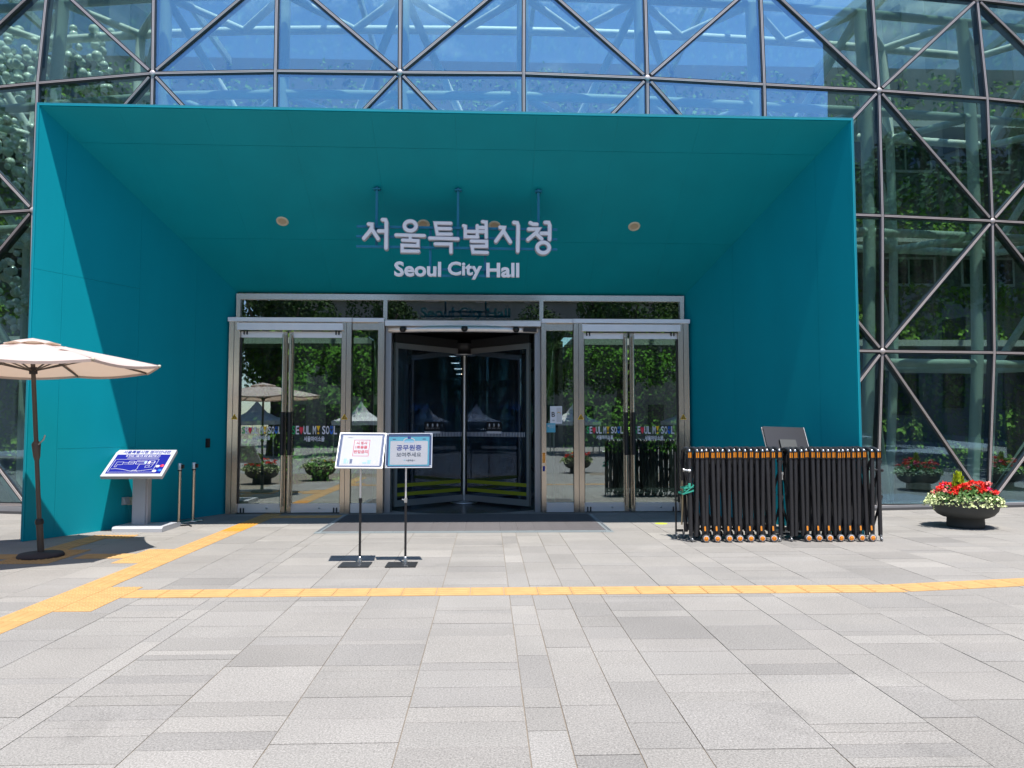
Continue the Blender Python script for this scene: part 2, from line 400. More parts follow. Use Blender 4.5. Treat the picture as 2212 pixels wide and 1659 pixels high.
pv.sort(key=lambda p: -(p[1] - p[0]) * (p[3] - p[2]) / ((p[2] + p[3]) / 2) ** 3)
for i, p in enumerate(pv[:298]):
    mb = MB(); ox, oy = (p[0] + p[1]) / 2, (p[2] + p[3]) / 2
    paver_geo(mb, *p[:4], random.uniform(-.0012, .0012), ox, oy)
    me = mb.mesh('paver', M['granite']); set_tone(me, [p[4]] * len(me.vertices)); o = inst('paver', me, pave); o.location = (ox, oy, 0)
mb = MB(); cols = []
for p in pv[298:]:
    n0 = len(mb.v); paver_geo(mb, *p[:4], random.uniform(-.001, .001)); cols += [p[4]] * (len(mb.v) - n0)
me = mb.mesh('far_pavers', M['granite']); set_tone(me, cols); o = inst('far_pavers', me, pave); o['kind'] = 'stuff'

# tactile guide paths
TL = .305
def tactile_mesh(kind, w_=TL, d_=TL, m='yellow'):
    mb = MB(); h = .004; g = .0025
    mb.box(-w_ / 2 + g, w_ / 2 - g, -d_ / 2 + g, d_ / 2 - g, -.02, h)
    if kind == 'dot':
        for i in range(6):
            for j in range(6):
                x = -w_ / 2 + w_ * (i + .5) / 6; y = -d_ / 2 + d_ * (j + .5) / 6
                mb.lathe([(.016, h), (.012, h + .0055), (0, h + .0055)], x, y, 8)
    else:
        for i in range(4):
            x = -w_ / 2 + w_ * (i + .5) / 4
            a, b, y0, y1 = x - .017, x + .017, -d_ / 2 + .014, d_ / 2 - .014
            mb.add([(a, y0, h), (b, y0, h), (b, y1, h), (a, y1, h), (a + .006, y0 + .01, h + .005), (b - .006, y0 + .01, h + .005), (b - .006, y1 - .01, h + .005), (a + .006, y1 - .01, h + .005)],
                   [(4, 5, 6, 7), (0, 1, 5, 4), (1, 2, 6, 5), (2, 3, 7, 6), (3, 0, 4, 7)])
    return mb.mesh('tactile_tile', M[m])
tp = bpy.data.objects.new('tactile_path', None); COL.objects.link(tp); tp['kind'] = 'structure'
tm_bar = tactile_mesh('bar'); tm_dot = tactile_mesh('dot'); tm_dot_o = tactile_mesh('dot', m='orangey'); tm_bar_o = tactile_mesh('bar', m='orangey')
def tac(me, x, y, rz=0, sy=1.0, sx=1.0):
    o = inst('tactile_tile', me, tp, Matrix.Translation((x, y, 0)) @ Matrix.Rotation(rz, 4, 'Z') @ Matrix.Diagonal((sx, sy, 1, 1))); return o
XL = -3.66
y = 4.05
rows = []
while y < 12.7:
    yc = y + TL / 2
    pad1 = 6.2 < yc < 7.15; pad2 = 8.35 < yc < 9.25
    if yc > 10.85 and yc < 11.75: tac(tm_dot_o if yc > 11.1 else tm_bar_o, XL, yc)
    else: tac(tm_dot if (pad1 or pad2) else tm_bar, XL, yc)
    if pad1: tac(tm_dot, XL + TL, yc)
    if pad2: tac(tm_dot, XL - TL, yc)
    if pad2 or 10.05 < yc < 10.5:
        for q in (-5.25, -4.945): tac(tm_dot, q, yc)
    elif 9.25 < yc < 10.1: tac(tm_bar, -5.25, yc)
    y += TL
x = XL + TL * 2
while x < 3.85: tac(tm_bar, x, 6.815, R(90), sx=1.03); x += TL
kx, ky = x - TL / 2, 6.815; aa = math.atan2(.215, 1.3)
for i in range(8): tac(tm_bar, kx + math.cos(aa) * TL * (i + .5), ky + .01 + math.sin(aa) * TL * (i + .5), R(90) + aa)
x = -4.64
tac(tm_bar, XL - TL * 2 + .0, 8.78, R(90)); tac(tm_bar, XL - TL * 3 + .02, 8.78, R(90), sy=.9)
for i in range(5): tac(tm_bar, -5.555 - TL * i, 8.78, R(90))
for i in range(6): tac(tm_bar, XL + TL * (i + 1), 12.45, R(90))

# entrance mat of clip-together tiles
mt = thing('entrance_mat', 'dark ribbed entrance mat with pale grey edging before the revolving door', 'mat', (0, 0, 0))
MX0, MX1, MY0, MY1 = -2.44, 1.80, 10.52, 12.62
tile = MB().box(-.121, .121, -.121, .121, -.002, .014)
for i in range(11): tile.box(-.115 + i * .022, -.115 + i * .022 + .009, -.118, .118, .014, .018)
tile = tile.mesh('mat_tile', M['mat_'])
nx = 16; ny = 8; sx = (MX1 - MX0 - .2) / nx; sy = (MY1 - MY0 - .1) / ny
for i in range(nx):
    for j in range(ny):
        inst('mat_tile', tile, mt, Matrix.Translation((MX0 + .1 + sx * (i + .5), MY0 + .1 + sy * (j + .5), 0)) @ Matrix.Diagonal((sx / .244, sy / .244, 1, 1)))
ed = MB()
ed.add([(-.12, -.1, .002), (.12, -.1, .002), (.12, 0, .015), (-.12, 0, .015), (-.12, 0, -.004), (.12, 0, -.004)], [(0, 1, 2, 3), (3, 2, 5, 4)])
for i in range(8): ed.box(-.105 + i * .028, -.105 + i * .028 + .012, -.075, -.03, .0, .0125, mi=1)
ed = ed.mesh('mat_edge', [M['matedge'], M['alu']])
for i in range(nx): inst('mat_edge', ed, mt, Matrix.Translation((MX0 + .1 + sx * (i + .5), MY0 + .1, 0)) @ Matrix.Diagonal((sx / .243, 1, 1, 1)))
for s_, xx in ((-1, MX0 + .1), (1, MX1 - .1)):
    for j in range(ny + 1):
        yy = MY0 + sy * (j + .5) if j else MY0 + .06
        inst('mat_edge', ed, mt, Matrix.Translation((xx, MY0 + .1 + sy * (j + .5) if j < ny else MY0 + .0, 0)) @ Matrix.Rotation(R(90) * s_, 4, 'Z') @ Matrix.Diagonal((sy / .243, 1, 1, 1))) if j < ny else None
    mb = MB(); mb.add([(xx, MY0 + .1, .015), (xx + s_ * .1, MY0 + .1, .002), (xx + s_ * .1, MY0, .0015), (xx, MY0, .002)], [(0, 1, 2), (0, 2, 3)]); mb.build('mat_corner', M['matedge'], mt)

# ================================================================== ENTRANCE PORTAL
YF, YI = 9.92, 13.1
fl = Vector((-6.02, YF, 0)); fr = Vector((5.045, YF, 0)); il = at(513, 632, YI); ir = at(1476, 640, YI)
ZFL, ZFR = 5.80, 5.745
portal = thing('entrance_portal', 'teal flared entrance portal with sloping soffit around the glass doors', 'portal')
def clip(poly, nx_, ny_, d):          # keep nx*x+ny*y <= d
    out = []
    for i in range(len(poly)):
        a, b = poly[i], poly[(i + 1) % len(poly)]; da = nx_ * a[0] + ny_ * a[1] - d; db = nx_ * b[0] + ny_ * b[1] - d
        if da <= 0: out.append(a)
        if (da < 0 < db) or (db < 0 < da):
            t = da / (da - db); out.append((a[0] + t * (b[0] - a[0]), a[1] + t * (b[1] - a[1])))
    return out
def panels(outline, us, vs, lift, nrm, name, gap=.003, skip=None, ug=None):
    for u0, u1 in zip(us, us[1:]):
        for i, (v0, v1) in enumerate(zip(vs, vs[1:])):
            g2 = gap if ug is None else ug; p = [(u0 + g2, v0 + gap), (u1 - g2, v0 + gap), (u1 - g2, v1 - gap), (u0 + g2, v1 - gap)]
            for a, b in zip(outline, outline[1:] + outline[:1]):
                ex, ey = b[0] - a[0], b[1] - a[1]; nx_, ny_ = ey, -ex; l = math.hypot(nx_, ny_); nx_ /= l; ny_ /= l
                p = clip(p, nx_, ny_, nx_ * a[0] + ny_ * a[1])
                if len(p) < 3: break
            if len(p) < 3: continue
            MB().poly([lift(*q) for q in p], .012, nrm).build(name, M['teal'], portal)
def czat(x, y):                        # soffit height
    zf = ZFL + (ZFR - ZFL) * (x - fl.x) / (fr.x - fl.x); zi = il.z + (ir.z - il.z) * (x - il.x) / (ir.x - il.x); t = (y - YF) / (YI - YF)
    return zf + (zi - zf) * t
cn = (Vector((0, YI, czat(0, YI))) - Vector((0, YF, czat(0, YF)))).cross(Vector((1, 0, 0))).normalized()
if cn.z > 0: cn = -cn
panels([(fl.x, YF), (fr.x, YF), (ir.x, YI), (il.x, YI)], [-6.1, -5.0, -3.87, -2.74, -1.6, -.45, .67, 1.8, 2.95, 4.1, 5.2], [YF, 10.42, 11.98, YI], lambda x, y: Vector((x, y, czat(x, y))), cn, 'soffit_panel', gap=.0018, ug=.0006)
def wallx(y, s): return (fl.x + (il.x - fl.x) * (y - YF) / (YI - YF)) if s < 0 else (fr.x + (ir.x - fr.x) * (y - YF) / (YI - YF))
for s, f_, i_, zf, vs_y in ((-1, fl, il, ZFL, [YF, 10.27, 11.35, 12.3, YI]), (1, fr, ir, ZFR, [YF, 10.47, 11.99, YI])):
    nn = Vector((-(i_.y - f_.y), (i_.x - f_.x), 0)).normalized()
    if nn.x * s > 0: nn = -nn
    o_ = [(YF, 0), (YI, 0), (YI, i_.z), (YF, zf)]
    for k, (a, b) in enumerate(zip(vs_y, vs_y[1:])):
        zc = [0, 3.59, 6] if (s < 0 and k == 0) else ([0, 1.19, 3.59, 6] if (s < 0 and k == 1) else [0, 3.4, 6])
        if s > 0 or k > 1: zc = [0, 6]
        panels(o_, [a, b], zc, lambda y, z, s=s: Vector((wallx(y, s), y, z)), nn, 'wall_panel', gap=.0015)
# backing shell: one closed flared box behind the panels
th = .02
mb = MB()
e = .013
inn = [Vector((fl.x - e, YF + .004, 0)), Vector((fl.x - e, YF + .004, ZFL + e)), Vector((fr.x + e, YF + .004, ZFR + e)), Vector((fr.x + e, YF + .004, 0))]
inb = [Vector((il.x - e, YI, 0)), Vector((il.x - e, YI, il.z + e)), Vector((ir.x + e, YI, ir.z + e)), Vector((ir.x + e, YI, 0))]
out = [Vector((fl.x - .05, YF + .004, 0)), Vector((fl.x - .05, YF + .004, ZFL + .05)), Vector((fr.x + .05, YF + .004, ZFR + .05)), Vector((fr.x + .05, YF + .004, 0))]
obk = [p + Vector((0, 2.66, 0)) for p in out]
vs = inn + inb + out + obk; fs = []
for i in range(3):
    fs += [(i, i + 1, i + 5, i + 4), (8 + i, 12 + i, 13 + i, 9 + i), (i, 8 + i, 9 + i, i + 1)]
mb.add(vs, fs); mb.build('backing_shell', M['tealjoint'], portal)
# front edge trim, slightly proud
mb = MB(); h = .006
for a, b in zip(inn, inn[1:]): mb.bar(a + Vector((0, -.006, 0)), b + Vector((0, -.006, 0)), .012, .014)
mb.build('edge_trim', M['teal'], portal)
# soffit lights
for u, v in ((610, 478), (915, 484), (1068, 487), (1370, 489)):
    yy = 11.6
    for _ in range(12):
        p = at(u, v, yy); yy += (czat(p.x, yy) - p.z) / -.9 * -1 * .5
    p = at(u, v, yy); p.z = czat(p.x, yy)
    t = thing('downlight', {610: 'round cream soffit downlight left of the hanging letters', 915: 'round soffit downlight peeping above the second letter of the hanging sign', 1068: 'round soffit downlight peeping between the fourth and fifth hanging letters', 1370: 'round cream soffit downlight right of the hanging letters'}[u], 'light', p, group='downlights in the teal soffit')
    q = cn.to_track_quat('Z', 'Y').to_matrix().to_4x4()
    MB().lathe([(.062, .004), (.066, .012), (.092, .012), (.098, 0)], n=28, mtx=q).build('trim_ring', mat('cream_ring', (.62, .56, .42), .5), t)
    MB().lathe([(.062, .005), (.03, .002), (0, .001)], n=24, mtx=q).build('lens', M['lampoff'], t)

# ================================================================== HANGING SIGN
YS = 10.95
def P2(u, v): p = at(u, v, YS); return (p.x, p.z)
sign = thing('hanging_sign', 'white Korean and English letters hung on blue rails below the soffit', 'sign')
def cap_stroke(mb, pts, r, y0, y1, close=False, bev=.010):
    """thick rounded stroke in the XZ plane: a swept round-ended slab with a softened face"""
    n = len(pts); segs = list(zip(pts, pts[1:])) + ([(pts[-1], pts[0])] if close else [])
    def outline(rr):
        P = [Vector((p[0], p[1])) for p in pts]; L_, R_ = [], []
        for i, p in enumerate(P):
            d0 = (P[i] - P[i - 1]).normalized() if (i > 0 or close) else None; d1 = (P[(i + 1) % n] - P[i]).normalized() if (i < n - 1 or close) else None
            if d0 is None: d0 = d1
            if d1 is None: d1 = d0
            nn = Vector((-(d0 + d1).y, (d0 + d1).x)).normalized(); k = rr / max(.45, nn.dot(Vector((-d0.y, d0.x))))
            L_.append(p + nn * k); R_.append(p - nn * k)
        return P, L_, R_
    def solid(rr, ya, yb, mi):
        P, L_, R_ = outline(rr); faces = []; vs = []
        m_ = n if close else n - 1
        for i in range(m_):
            j = (i + 1) % n; q = [L_[i], L_[j], R_[j], R_[i]]
            o = len(vs); vs += [(p.x, ya, p.y) for p in q] + [(p.x, yb, p.y) for p in q]
            faces += [(o, o + 1, o + 2, o + 3), (o, o + 4, o + 5, o + 1), (o + 2, o + 6, o + 7, o + 3)]
        mb.add(vs, faces, mi)
        if not close:
            for k_, (i, j) in enumerate(((0, 1), (n - 1, n - 2))):
                d = (P[i] - P[j]).normalized(); a0 = math.atan2(d.y, d.x); arc = [P[i] + Vector((math.cos(a0 + R(t)), math.sin(a0 + R(t)))) * rr for t in range(-90, 91, 18)]
                dy = .0004 * (k_ + 1); K = len(arc)
                vv = [(p.x, ya + dy, p.y) for p in arc] + [(p.x, yb, p.y) for p in arc]
                mb.add(vv, [tuple(range(K))] + [(q, q + K, q + K + 1, q + 1) for q in range(K - 1)], mi)
    solid(r, y0 + bev, y1, 1); solid(r - bev * .9, y0, y0 + bev * 1.02, 0)
def ring_pts(cx_, cy_, rx, ry, n=26): return [(cx_ + rx * math.cos(2 * math.pi * i / n), cy_ + ry * math.sin(2 * math.pi * i / n)) for i in range(n)]
# strokes in pixels of the photo's sign crop (2212 px = 1000 source px from x 1280, y 680)
def S(x, y): return P2((1280 + x * .45208) / 1.82278, (680 + y * .45208) / 1.82278)
SY = {
 'a': [[(385, 455), (412, 458), (412, 485), (396, 515), (343, 578)], [(412, 500), (466, 582)], [(506, 418), (530, 420), (538, 440), (536, 664)], [(472, 517), (536, 517)]],
 'b': ['ring', (745, 472, 50, 42), [(622, 550), (866, 557)], [(745, 555), (745, 590)], [(680, 596), (812, 601), (812, 645), (676, 640), (676, 690), (816, 692)]],
 'c': [[(1096, 449), (962, 447), (972, 500), (980, 543), (1100, 543)], [(976, 494), (1094, 496)], [(914, 578), (1158, 584)], [(962, 628), (1098, 630), (1098, 700)]],
 'd': [[(1208, 470), (1222, 475), (1222, 566), (1330, 568)], [(1326, 470), (1326, 568)], [(1222, 520), (1400, 522)], [(1330, 486), (1400, 487)], [(1372, 436), (1402, 440), (1404, 572)], [(1275, 605), (1406, 608), (1406, 650), (1280, 650), (1290, 700), (1412, 704)]],
 'e': [[(1524, 484), (1558, 487), (1552, 515), (1488, 604)], [(1555, 520), (1612, 610)], [(1644, 442), (1672, 446), (1680, 470), (1677, 690)]],
 'f': [[(1786, 445), (1806, 456), (1842, 458)], [(1772, 500), (1856, 500), (1838, 530), (1766, 590)], [(1832, 535), (1884, 585)], [(1915, 442), (1944, 444), (1954, 470), (1952, 590)], [(1880, 537), (1950, 537)], 'ring', (1897, 661, 52, 46)],
}
rr = (P2(0, 0)[0] - P2(-9.3 * .5 / 1, 0)[0])
rr = abs(S(19.5, 0)[0] - S(0, 0)[0])
for key, st in SY.items():
    mb = MB(); k = 0; it = iter(st)
    for s in it:
        y0 = YS - .06 - .0016 * k; k += 1
        if s == 'ring':
            cx_, cy_, rx, ry = next(it); cap_stroke(mb, [S(*p) for p in ring_pts(cx_, cy_, rx, ry)][::-1], rr, y0, YS + .02, close=True)
        else: cap_stroke(mb, [S(*p) for p in s], rr * (.92 if key in 'bcd' else 1), y0, YS + .02)
    mb.build('letter', [M['letter'], M['letterside']], sign)
xa, za = S(640, 842); xb, zb = S(1655, 858)
zt = S(0, 842)[1]
for word, x0, x1, zc in (('Seoul', 606, 1012, 843), ('City', 1070, 1366, 856), ('Hall', 1404, 1690, 853)):
    pa, pb = S(x0, zc), S(x1, zc)
    o = text_obj('word', word, .2, M['letter'], sign, front((pa[0] + pb[0]) / 2, YS - .03, pa[1]), offset=.0058, extrude=.025, width=pb[0] - pa[0], height=abs(S(0, 0)[1] - S(0, {'Seoul': 128, 'City': 150, 'Hall': 124}[word])[1]))
railm = mat('blue_rail_paint', (.006, .20, .34), .5)
for y_, x0, x1 in ((462, 272, 2024), (548, 268, 2024), (636, 268, 2024), (838, 950, 1450), (892, 660, 1690)):
    a = S(x0, y_); b = S(x1, y_ + (28 if y_ < 700 else 6) * (x1 - x0) / 1750)
    MB().bar((a[0], YS + .045, a[1]), (b[0], YS + .045, b[1]), .036, .03).build('rail', railm, sign)
for x_, y0_, y1_, top in ((440, 0, 625, 1), (1155, 0, 640, 1), (1862, 0, 655, 1), (912, 480, 870, 0), (1393, 640, 880, 0)):
    a = S(x_, y1_); zt_ = czat(a[0], YS + .08) - .004 if top else S(x_, y0_)[1]
    mb = MB().box(a[0] - .018, a[0] + .018, YS + .065, YS + .1, a[1], zt_)
    if top: mb.box(a[0] - .05, a[0] + .05, YS + .03, YS + .13, zt_ - .045, zt_ - .03)
    mb.build('hanger', railm, sign)

# ================================================================== DOOR SCREEN
YD = 12.85                                   # front of the door frames
def X(u, Y=YD): return at(u, 900, Y).x
def Z(v, Y=YD): return at(1106, v, Y).z
ZH = Z(697); ZL = Z(708)
tw = thing('transom_window', 'long stainless framed transom window above the doors under the teal soffit', 'window')
zt0, zt1 = Z(692, YI - .08), min(il.z, ir.z) - .012
xl, xr = il.x + .012, ir.x - .012
for z0, z1 in ((zt1 - .10, zt1), (zt0 - .06, zt0)): B(xl, xr, YI - .09, YI, z0, z1).build('rail', M['steel'], tw)
px = [xl + .04, X(830, YI - .1), X(1170, YI - .1), xr - .04]
for q in px: B(q - .035, q + .035, YI - .098, YI + .01, 0 if q in (px[0], px[3]) else zt0 - .06, zt1 - .101).build('post', M['steel'], tw)
for a, b in zip(px, px[1:]): B(a + .036, b - .036, YI - .05, YI - .04, zt0 + .001, zt1 - .101).build('pane', GT, tw)

def word_decal(parent, xc, zc, y, w_):
    """the slogan: SE(heart)UL M(!) SO(smile)L with Korean line under it"""
    h = w_ * .18; ws = w_ / 12.2
    letters = [('S', 'green_d'), ('E', 'grey_d'), (None, 0), ('U', 'grey_d'), ('L', 'grey_d'), (' ', 0), ('M', 'grey_d'), (None, 1), (' ', 0), ('S', 'grey_d'), ('O', 'grey_d'), (None, 2), ('L', 'grey_d')]
    x = xc - w_ / 2
    for ch, mm in letters:
        if ch == ' ': x += ws * .42; continue
        cx_ = x + ws * .5
        if ch: text_obj('decal_letter', ch, h * 1.2, M[mm], parent, front(cx_, y, zc), offset=h * .02, extrude=.0005, width=ws * .86, height=h)
        elif mm == 0:
            pts = []
            for i in range(28):
                t = 2 * math.pi * i / 28; pts.append((cx_ + ws * .034 * 16 * math.sin(t) ** 3 * .95, y, zc + h * .034 * (13 * math.cos(t) - 5 * math.cos(2 * t) - 2 * math.cos(3 * t) - math.cos(4 * t))))
            MB().poly(pts).build('decal_heart', M['red_d'], parent)
        elif mm == 1:
            MB().poly([(cx_ - ws * .5, y, zc + h * .5), (cx_ + ws * .5, y, zc + h * .5), (cx_, y, zc - h * .2)]).poly([(cx_ + p[0], y, zc - h * .37 + p[1]) for p in circle(h * .13, 14)]).build('decal_exclamation', M['yel_d'], parent)
        else:
            mb = MB(); n_ = 12
            for i in range(n_):
                a0, a1 = R(180 + 180 * i / n_), R(180 + 180 * (i + 1) / n_)
                mb.poly([(cx_ + math.cos(a0) * ws * .46, y, zc + math.sin(a0) * h * .5), (cx_ + math.cos(a1) * ws * .46, y, zc + math.sin(a1) * h * .5), (cx_ + math.cos(a1) * ws * .2, y, zc + math.sin(a1) * h * .24), (cx_ + math.cos(a0) * ws * .2, y, zc + math.sin(a0) * h * .24)])
            for s in (-1, 1): mb.poly([(cx_ + s * ws * .2 - ws * .1, y, zc + h * .12), (cx_ + s * ws * .2 + ws * .1, y, zc + h * .12), (cx_ + s * ws * .2 + ws * .1, y, zc + h * .5), (cx_ + s * ws * .2 - ws * .1, y, zc + h * .5)])
            mb.build('decal_smile', M['blu_d'], parent)
        x += ws
    text_obj('decal_caption', '서울마이소울', h * .8, M['grey_d'], parent, front(xc - w_ * .02, y, zc - h * 1.05), offset=h * .02, extrude=.0005, width=w_ * .44, height=h * .62)

def double_door(u, label, flip):
    """u: pixel columns measured on the photo: outer frame, leaf edges, centre, end post"""
    d = thing('double_door', label, 'door', group='stainless double doors')
    x0, a0, a1, b0, b1, x1 = [X(q) for q in u]
    B(x0, a0, YD, YD + .22, 0, ZH).build('jamb', M['steel'], d)
    B(b1, x1, YD, YD + .22, 0, ZH).build('jamb', M['steel'], d)
    for q0, q1 in ((x0, a0), (b1, x1)):
        B(q0 + (q1 - q0) * .46, q0 + (q1 - q0) * .50, YD - .004, YD - .001, .02, ZH - .01).build('seam', M['aludark'], d)
    B(a0 - .03, b1 + .03, YD - .05, YD - .001, ZH - .15, ZH - .03).build('header', M['steel_bright'], d)
    B(a0 + .001, b1 - .001, YD + .04, YD + .2, ZH - .12, ZH - .002).build('lintel', M['steel'], d)
    zt = ZH - .16
    for (p0, p1, hs) in ((a0, a1, 1), (b0, b1, -1)):
        lf = thing('leaf', None, None); lf.parent = d
        hx = p1 if hs > 0 else p0
        st0, st1 = (p1 - .075, p1) if hs > 0 else (p0, p0 + .075)
        B(p0 + .004, p1 - .004, YD + .06, YD + .11, .02, .17).build('bottom_rail', M['steel_bright'], lf)
        B(p0 + .004, p1 - .004, YD + .06, YD + .11, zt - .11, zt - .005).build('top_rail', M['steel_bright'], lf)
        B(st0, st1, YD + .055, YD + .115, .021, zt - .006).build('stile', M['steel'], lf)
        B((p0 if hs > 0 else p1 - .018), (p0 + .018 if hs > 0 else p1), YD + .057, YD + .113, .171, zt - .111).build('edge_trim', M['aludark'], lf)
        ga, gb = (p0 + .018, p1 - .075) if hs > 0 else (p0 + .075, p1 - .018)
        B(ga, gb, YD + .08, YD + .09, .17, zt - .11).build('pane', GD, lf)
        # full-height pull tube with a black sleeve
        hxx = (p1 - .045) if hs > 0 else (p0 + .045)
        mb = MB().tube([(hxx, YD - .02, .12), (hxx, YD - .02, zt - .06)], .019, 14)
        for zz in (.25, 1.02, 1.9, zt - .15): mb.tube([(hxx, YD - .02, zz), (hxx, YD + .07, zz)], .011, 8)
        mb.build('pull_handle', M['steel'], lf)
        MB().tube([(hxx, YD - .02, 1.0), (hxx, YD - .02, 1.74)], .033, 12).build('handle_sleeve', M['black'], lf)
        # pivots
        mb = MB()
        for zz in (.05, zt - .03):
            for dx in (0, .05):
                hx2 = (p0 + .06 + dx) if hs > 0 else (p1 - .06 - dx)
                mb.tube([(hx2, YD + .045, zz - .03), (hx2, YD + .045, zz + .05)], .012, 8)
        mb.build('pivot', M['aludark'], lf)
        MB().lathe([(.02, 0), (.02, .008), (0, .008)], mtx=Matrix.Translation(((p0 + p1) / 2 + .1, YD + .058, .095)) @ Matrix.Rotation(R(90), 4, 'X'), n=14).build('lock', M['chrome'], lf)
        word_decal(lf, (ga + gb) / 2 + .02 * hs, Z(929), YD + .072, (gb - ga) * .98)
    # warning triangles on the jambs
    for q in ((x0 + a0) / 2 + .03, (b1 + x1) / 2 - .02):
        s = .055
        MB().poly([(q - s, YD - .006, Z(906)), (q + s, YD - .006, Z(906)), (q, YD - .006, Z(906) + s * 1.7)]).build('warning_sticker', M['yel_d'], d)
        MB().poly([(q - s * .62, YD - .0075, Z(906) + s * .2), (q + s * .62, YD - .0075, Z(906) + s * .2), (q, YD - .0075, Z(906) + s * 1.3)]).poly([(q - s * .2, YD - .009, Z(906) + s * .35), (q + s * .2, YD - .009, Z(906) + s * .35), (q, YD - .009, Z(906) + s * .9)], mi=1).build('warning_mark', [M['black'], M['yel_d']], d)
    B(x0 - .02, x1 + .02, YD - .02, YD + .24, ZH - .001, ZH + .07).build('head_cap', M['steel_bright'], d)
    return d
double_door((491, 514, 616, 620, 736, 757), 'stainless double door left of the revolving door with black sleeved handles', 1)
double_door((1240, 1262, 1358, 1363, 1467, 1490), 'stainless double door right of the revolving door behind the folded barriers', -1)

def sidelight(u0, u1, p0, p1, label):
    d = thing('sidelight', label, 'window', group='narrow fixed windows beside the revolving door')
    a, b, q0, q1 = X(u0), X(u1), X(p0), X(p1)
    B(a, b, YD + .07, YD + .08, .171, ZH - .13).build('pane', GD, d)
    B(a, b, YD + .03, YD + .12, .012, .17).build('bottom_rail', M['steel_bright'], d)
    B(a, b, YD + .04, YD + .12, ZH - .13, ZH - .002).build('top_rail', M['steel'], d)
    B(q0, q1, YD, YD + .35, 0, ZH - .002).build('post', M['steel'], d)
    B(min(a, q0) - .0, max(b, q1), YD - .02, YD + .24, ZH - .001 + .0005, ZH + .068).build('head_cap', M['steel_bright'], d)
    return d
sl = sidelight(758, 815, 815, 828, 'narrow fixed window between left double door and revolving door')
sr = sidelight(1180, 1239, 1170, 1180, 'narrow fixed window with energy stickers right of the revolving door')
# stickers on the right one
def rect(x0, x1, z0, z1, y, m, name, parent): return MB().poly([(x0, y, z0), (x1, y, z0), (x1, y, z1), (x0, y, z1)]).build(name, M[m], parent)
yb = YD + .066
rect(X(1189), X(1215), Z(915), Z(877), yb, 'grey_d', 'energy_sticker', sr)
rect(X(1203), X(1213.5), Z(912), Z(880), yb - .001, 'whiteprint', 'sticker_field', sr)
text_obj('sticker_letter', 'B', .12, M['black'], sr, front(X(1196), yb - .002, Z(895)), offset=.002, extrude=.0004)
text_obj('sticker_number', '156', .035, M['black'], sr, front(X(1196), yb - .002, Z(908)), extrude=.0004)
mb = MB()
for k, a in enumerate(range(0, 180, 30)):
    pass
for i in range(6):
    a0, a1 = R(30 * i), R(30 * i + 30); cx_, cz_ = X(1208), Z(893); r0, r1 = .018, .03
    mb.poly([(cx_ + math.cos(a0) * r0, yb - .003, cz_ + math.sin(a0) * r0), (cx_ + math.cos(a0) * r1, yb - .003, cz_ + math.sin(a0) * r1), (cx_ + math.cos(a1) * r1, yb - .003, cz_ + math.sin(a1) * r1), (cx_ + math.cos(a1) * r0, yb - .003, cz_ + math.sin(a1) * r0)], mi=i % 3)
mb.build('sticker_gauge', [M['red_d'], M['yel_d'], M['green_d']], sr)
rect(X(1181), X(1200.5), Z(934), Z(914), yb - .0012, 'tealprint', 'blue_sticker', sr)
text_obj('sticker_text', '자동심장\n충격기', .035, M['whiteprint'], sr, front(X(1193), yb - .003, Z(921)), extrude=.0004)
MB().poly([(X(1185.5) + p[0], yb - .0035, Z(920) + p[1]) for p in circle(.017, 14)]).build('sticker_heart', M['whiteprint'], sr)
rect(X(1171.5), X(1177.5), Z(1000), Z(978), YD - .002, 'orange', 'push_plate', sr); rect(X(1172), X(1177), Z(1018), Z(1007), YD - .002, 'bluetext', 'access_plate', sr)

# ------------------------------------------------------------------ revolving door
YC = 14.55; RC = 1.72; xc = at(1003, 900, YC).x
rv = thing('revolving_door', 'dark four wing revolving door with yellow stripes in curved glass drum', 'door')
zdt = ZH - .03
dl, dr = X(829), X(1169)
B(dl, dr, YD + .02, YD + .14, ZH - .06, ZH + .03).build('canopy_beam', M['steel_bright'], rv)
for q0, q1 in ((dl, dl + .1), (dr - .1, dr)): B(q0, q1, YD + .15, YD + .40, 0, ZH - .061).build('drum_post', M['alu'], rv)
# curved canopy band bowing to the viewer
mb = MB(); n_ = 24; vs = []; half = (dr - dl) / 2 - .04; cxm = (dl + dr) / 2
for i in range(n_ + 1):
    t = -1 + 2 * i / n_; x_ = cxm + half * t; y_ = YD - .02 + .16 * t * t
    for dy, dz in ((0, -.165), (0, -.06), (.06, -.06), (.06, -.165)): vs.append((x_, y_ + dy, ZH + dz))
fs = [(i * 4 + k, (i + 1) * 4 + k, (i + 1) * 4 + (k + 1) % 4, i * 4 + (k + 1) % 4) for i in range(n_) for k in range(4)]
mb.add(vs, fs, 0, True); mb.build('canopy_band', M['steel_bright'], rv)
for u_ in (868, 1003, 1115):
    x_ = X(u_); t = (x_ - cxm) / half; y_ = YD - .03 + .16 * t * t
    MB().lathe([(.0, -.06), (.035, -.055), (.055, -.025), (.058, .0), (.05, .03), (0, .035)], n=18, mtx=Matrix.Translation((x_, y_ - .03, ZH - .11))).build('motion_sensor', M['black'], rv)
B(X(1131), X(1160), YD + .03, YD + .12, ZH - .15, ZH - .09).build('cable_box', M['black'], rv)
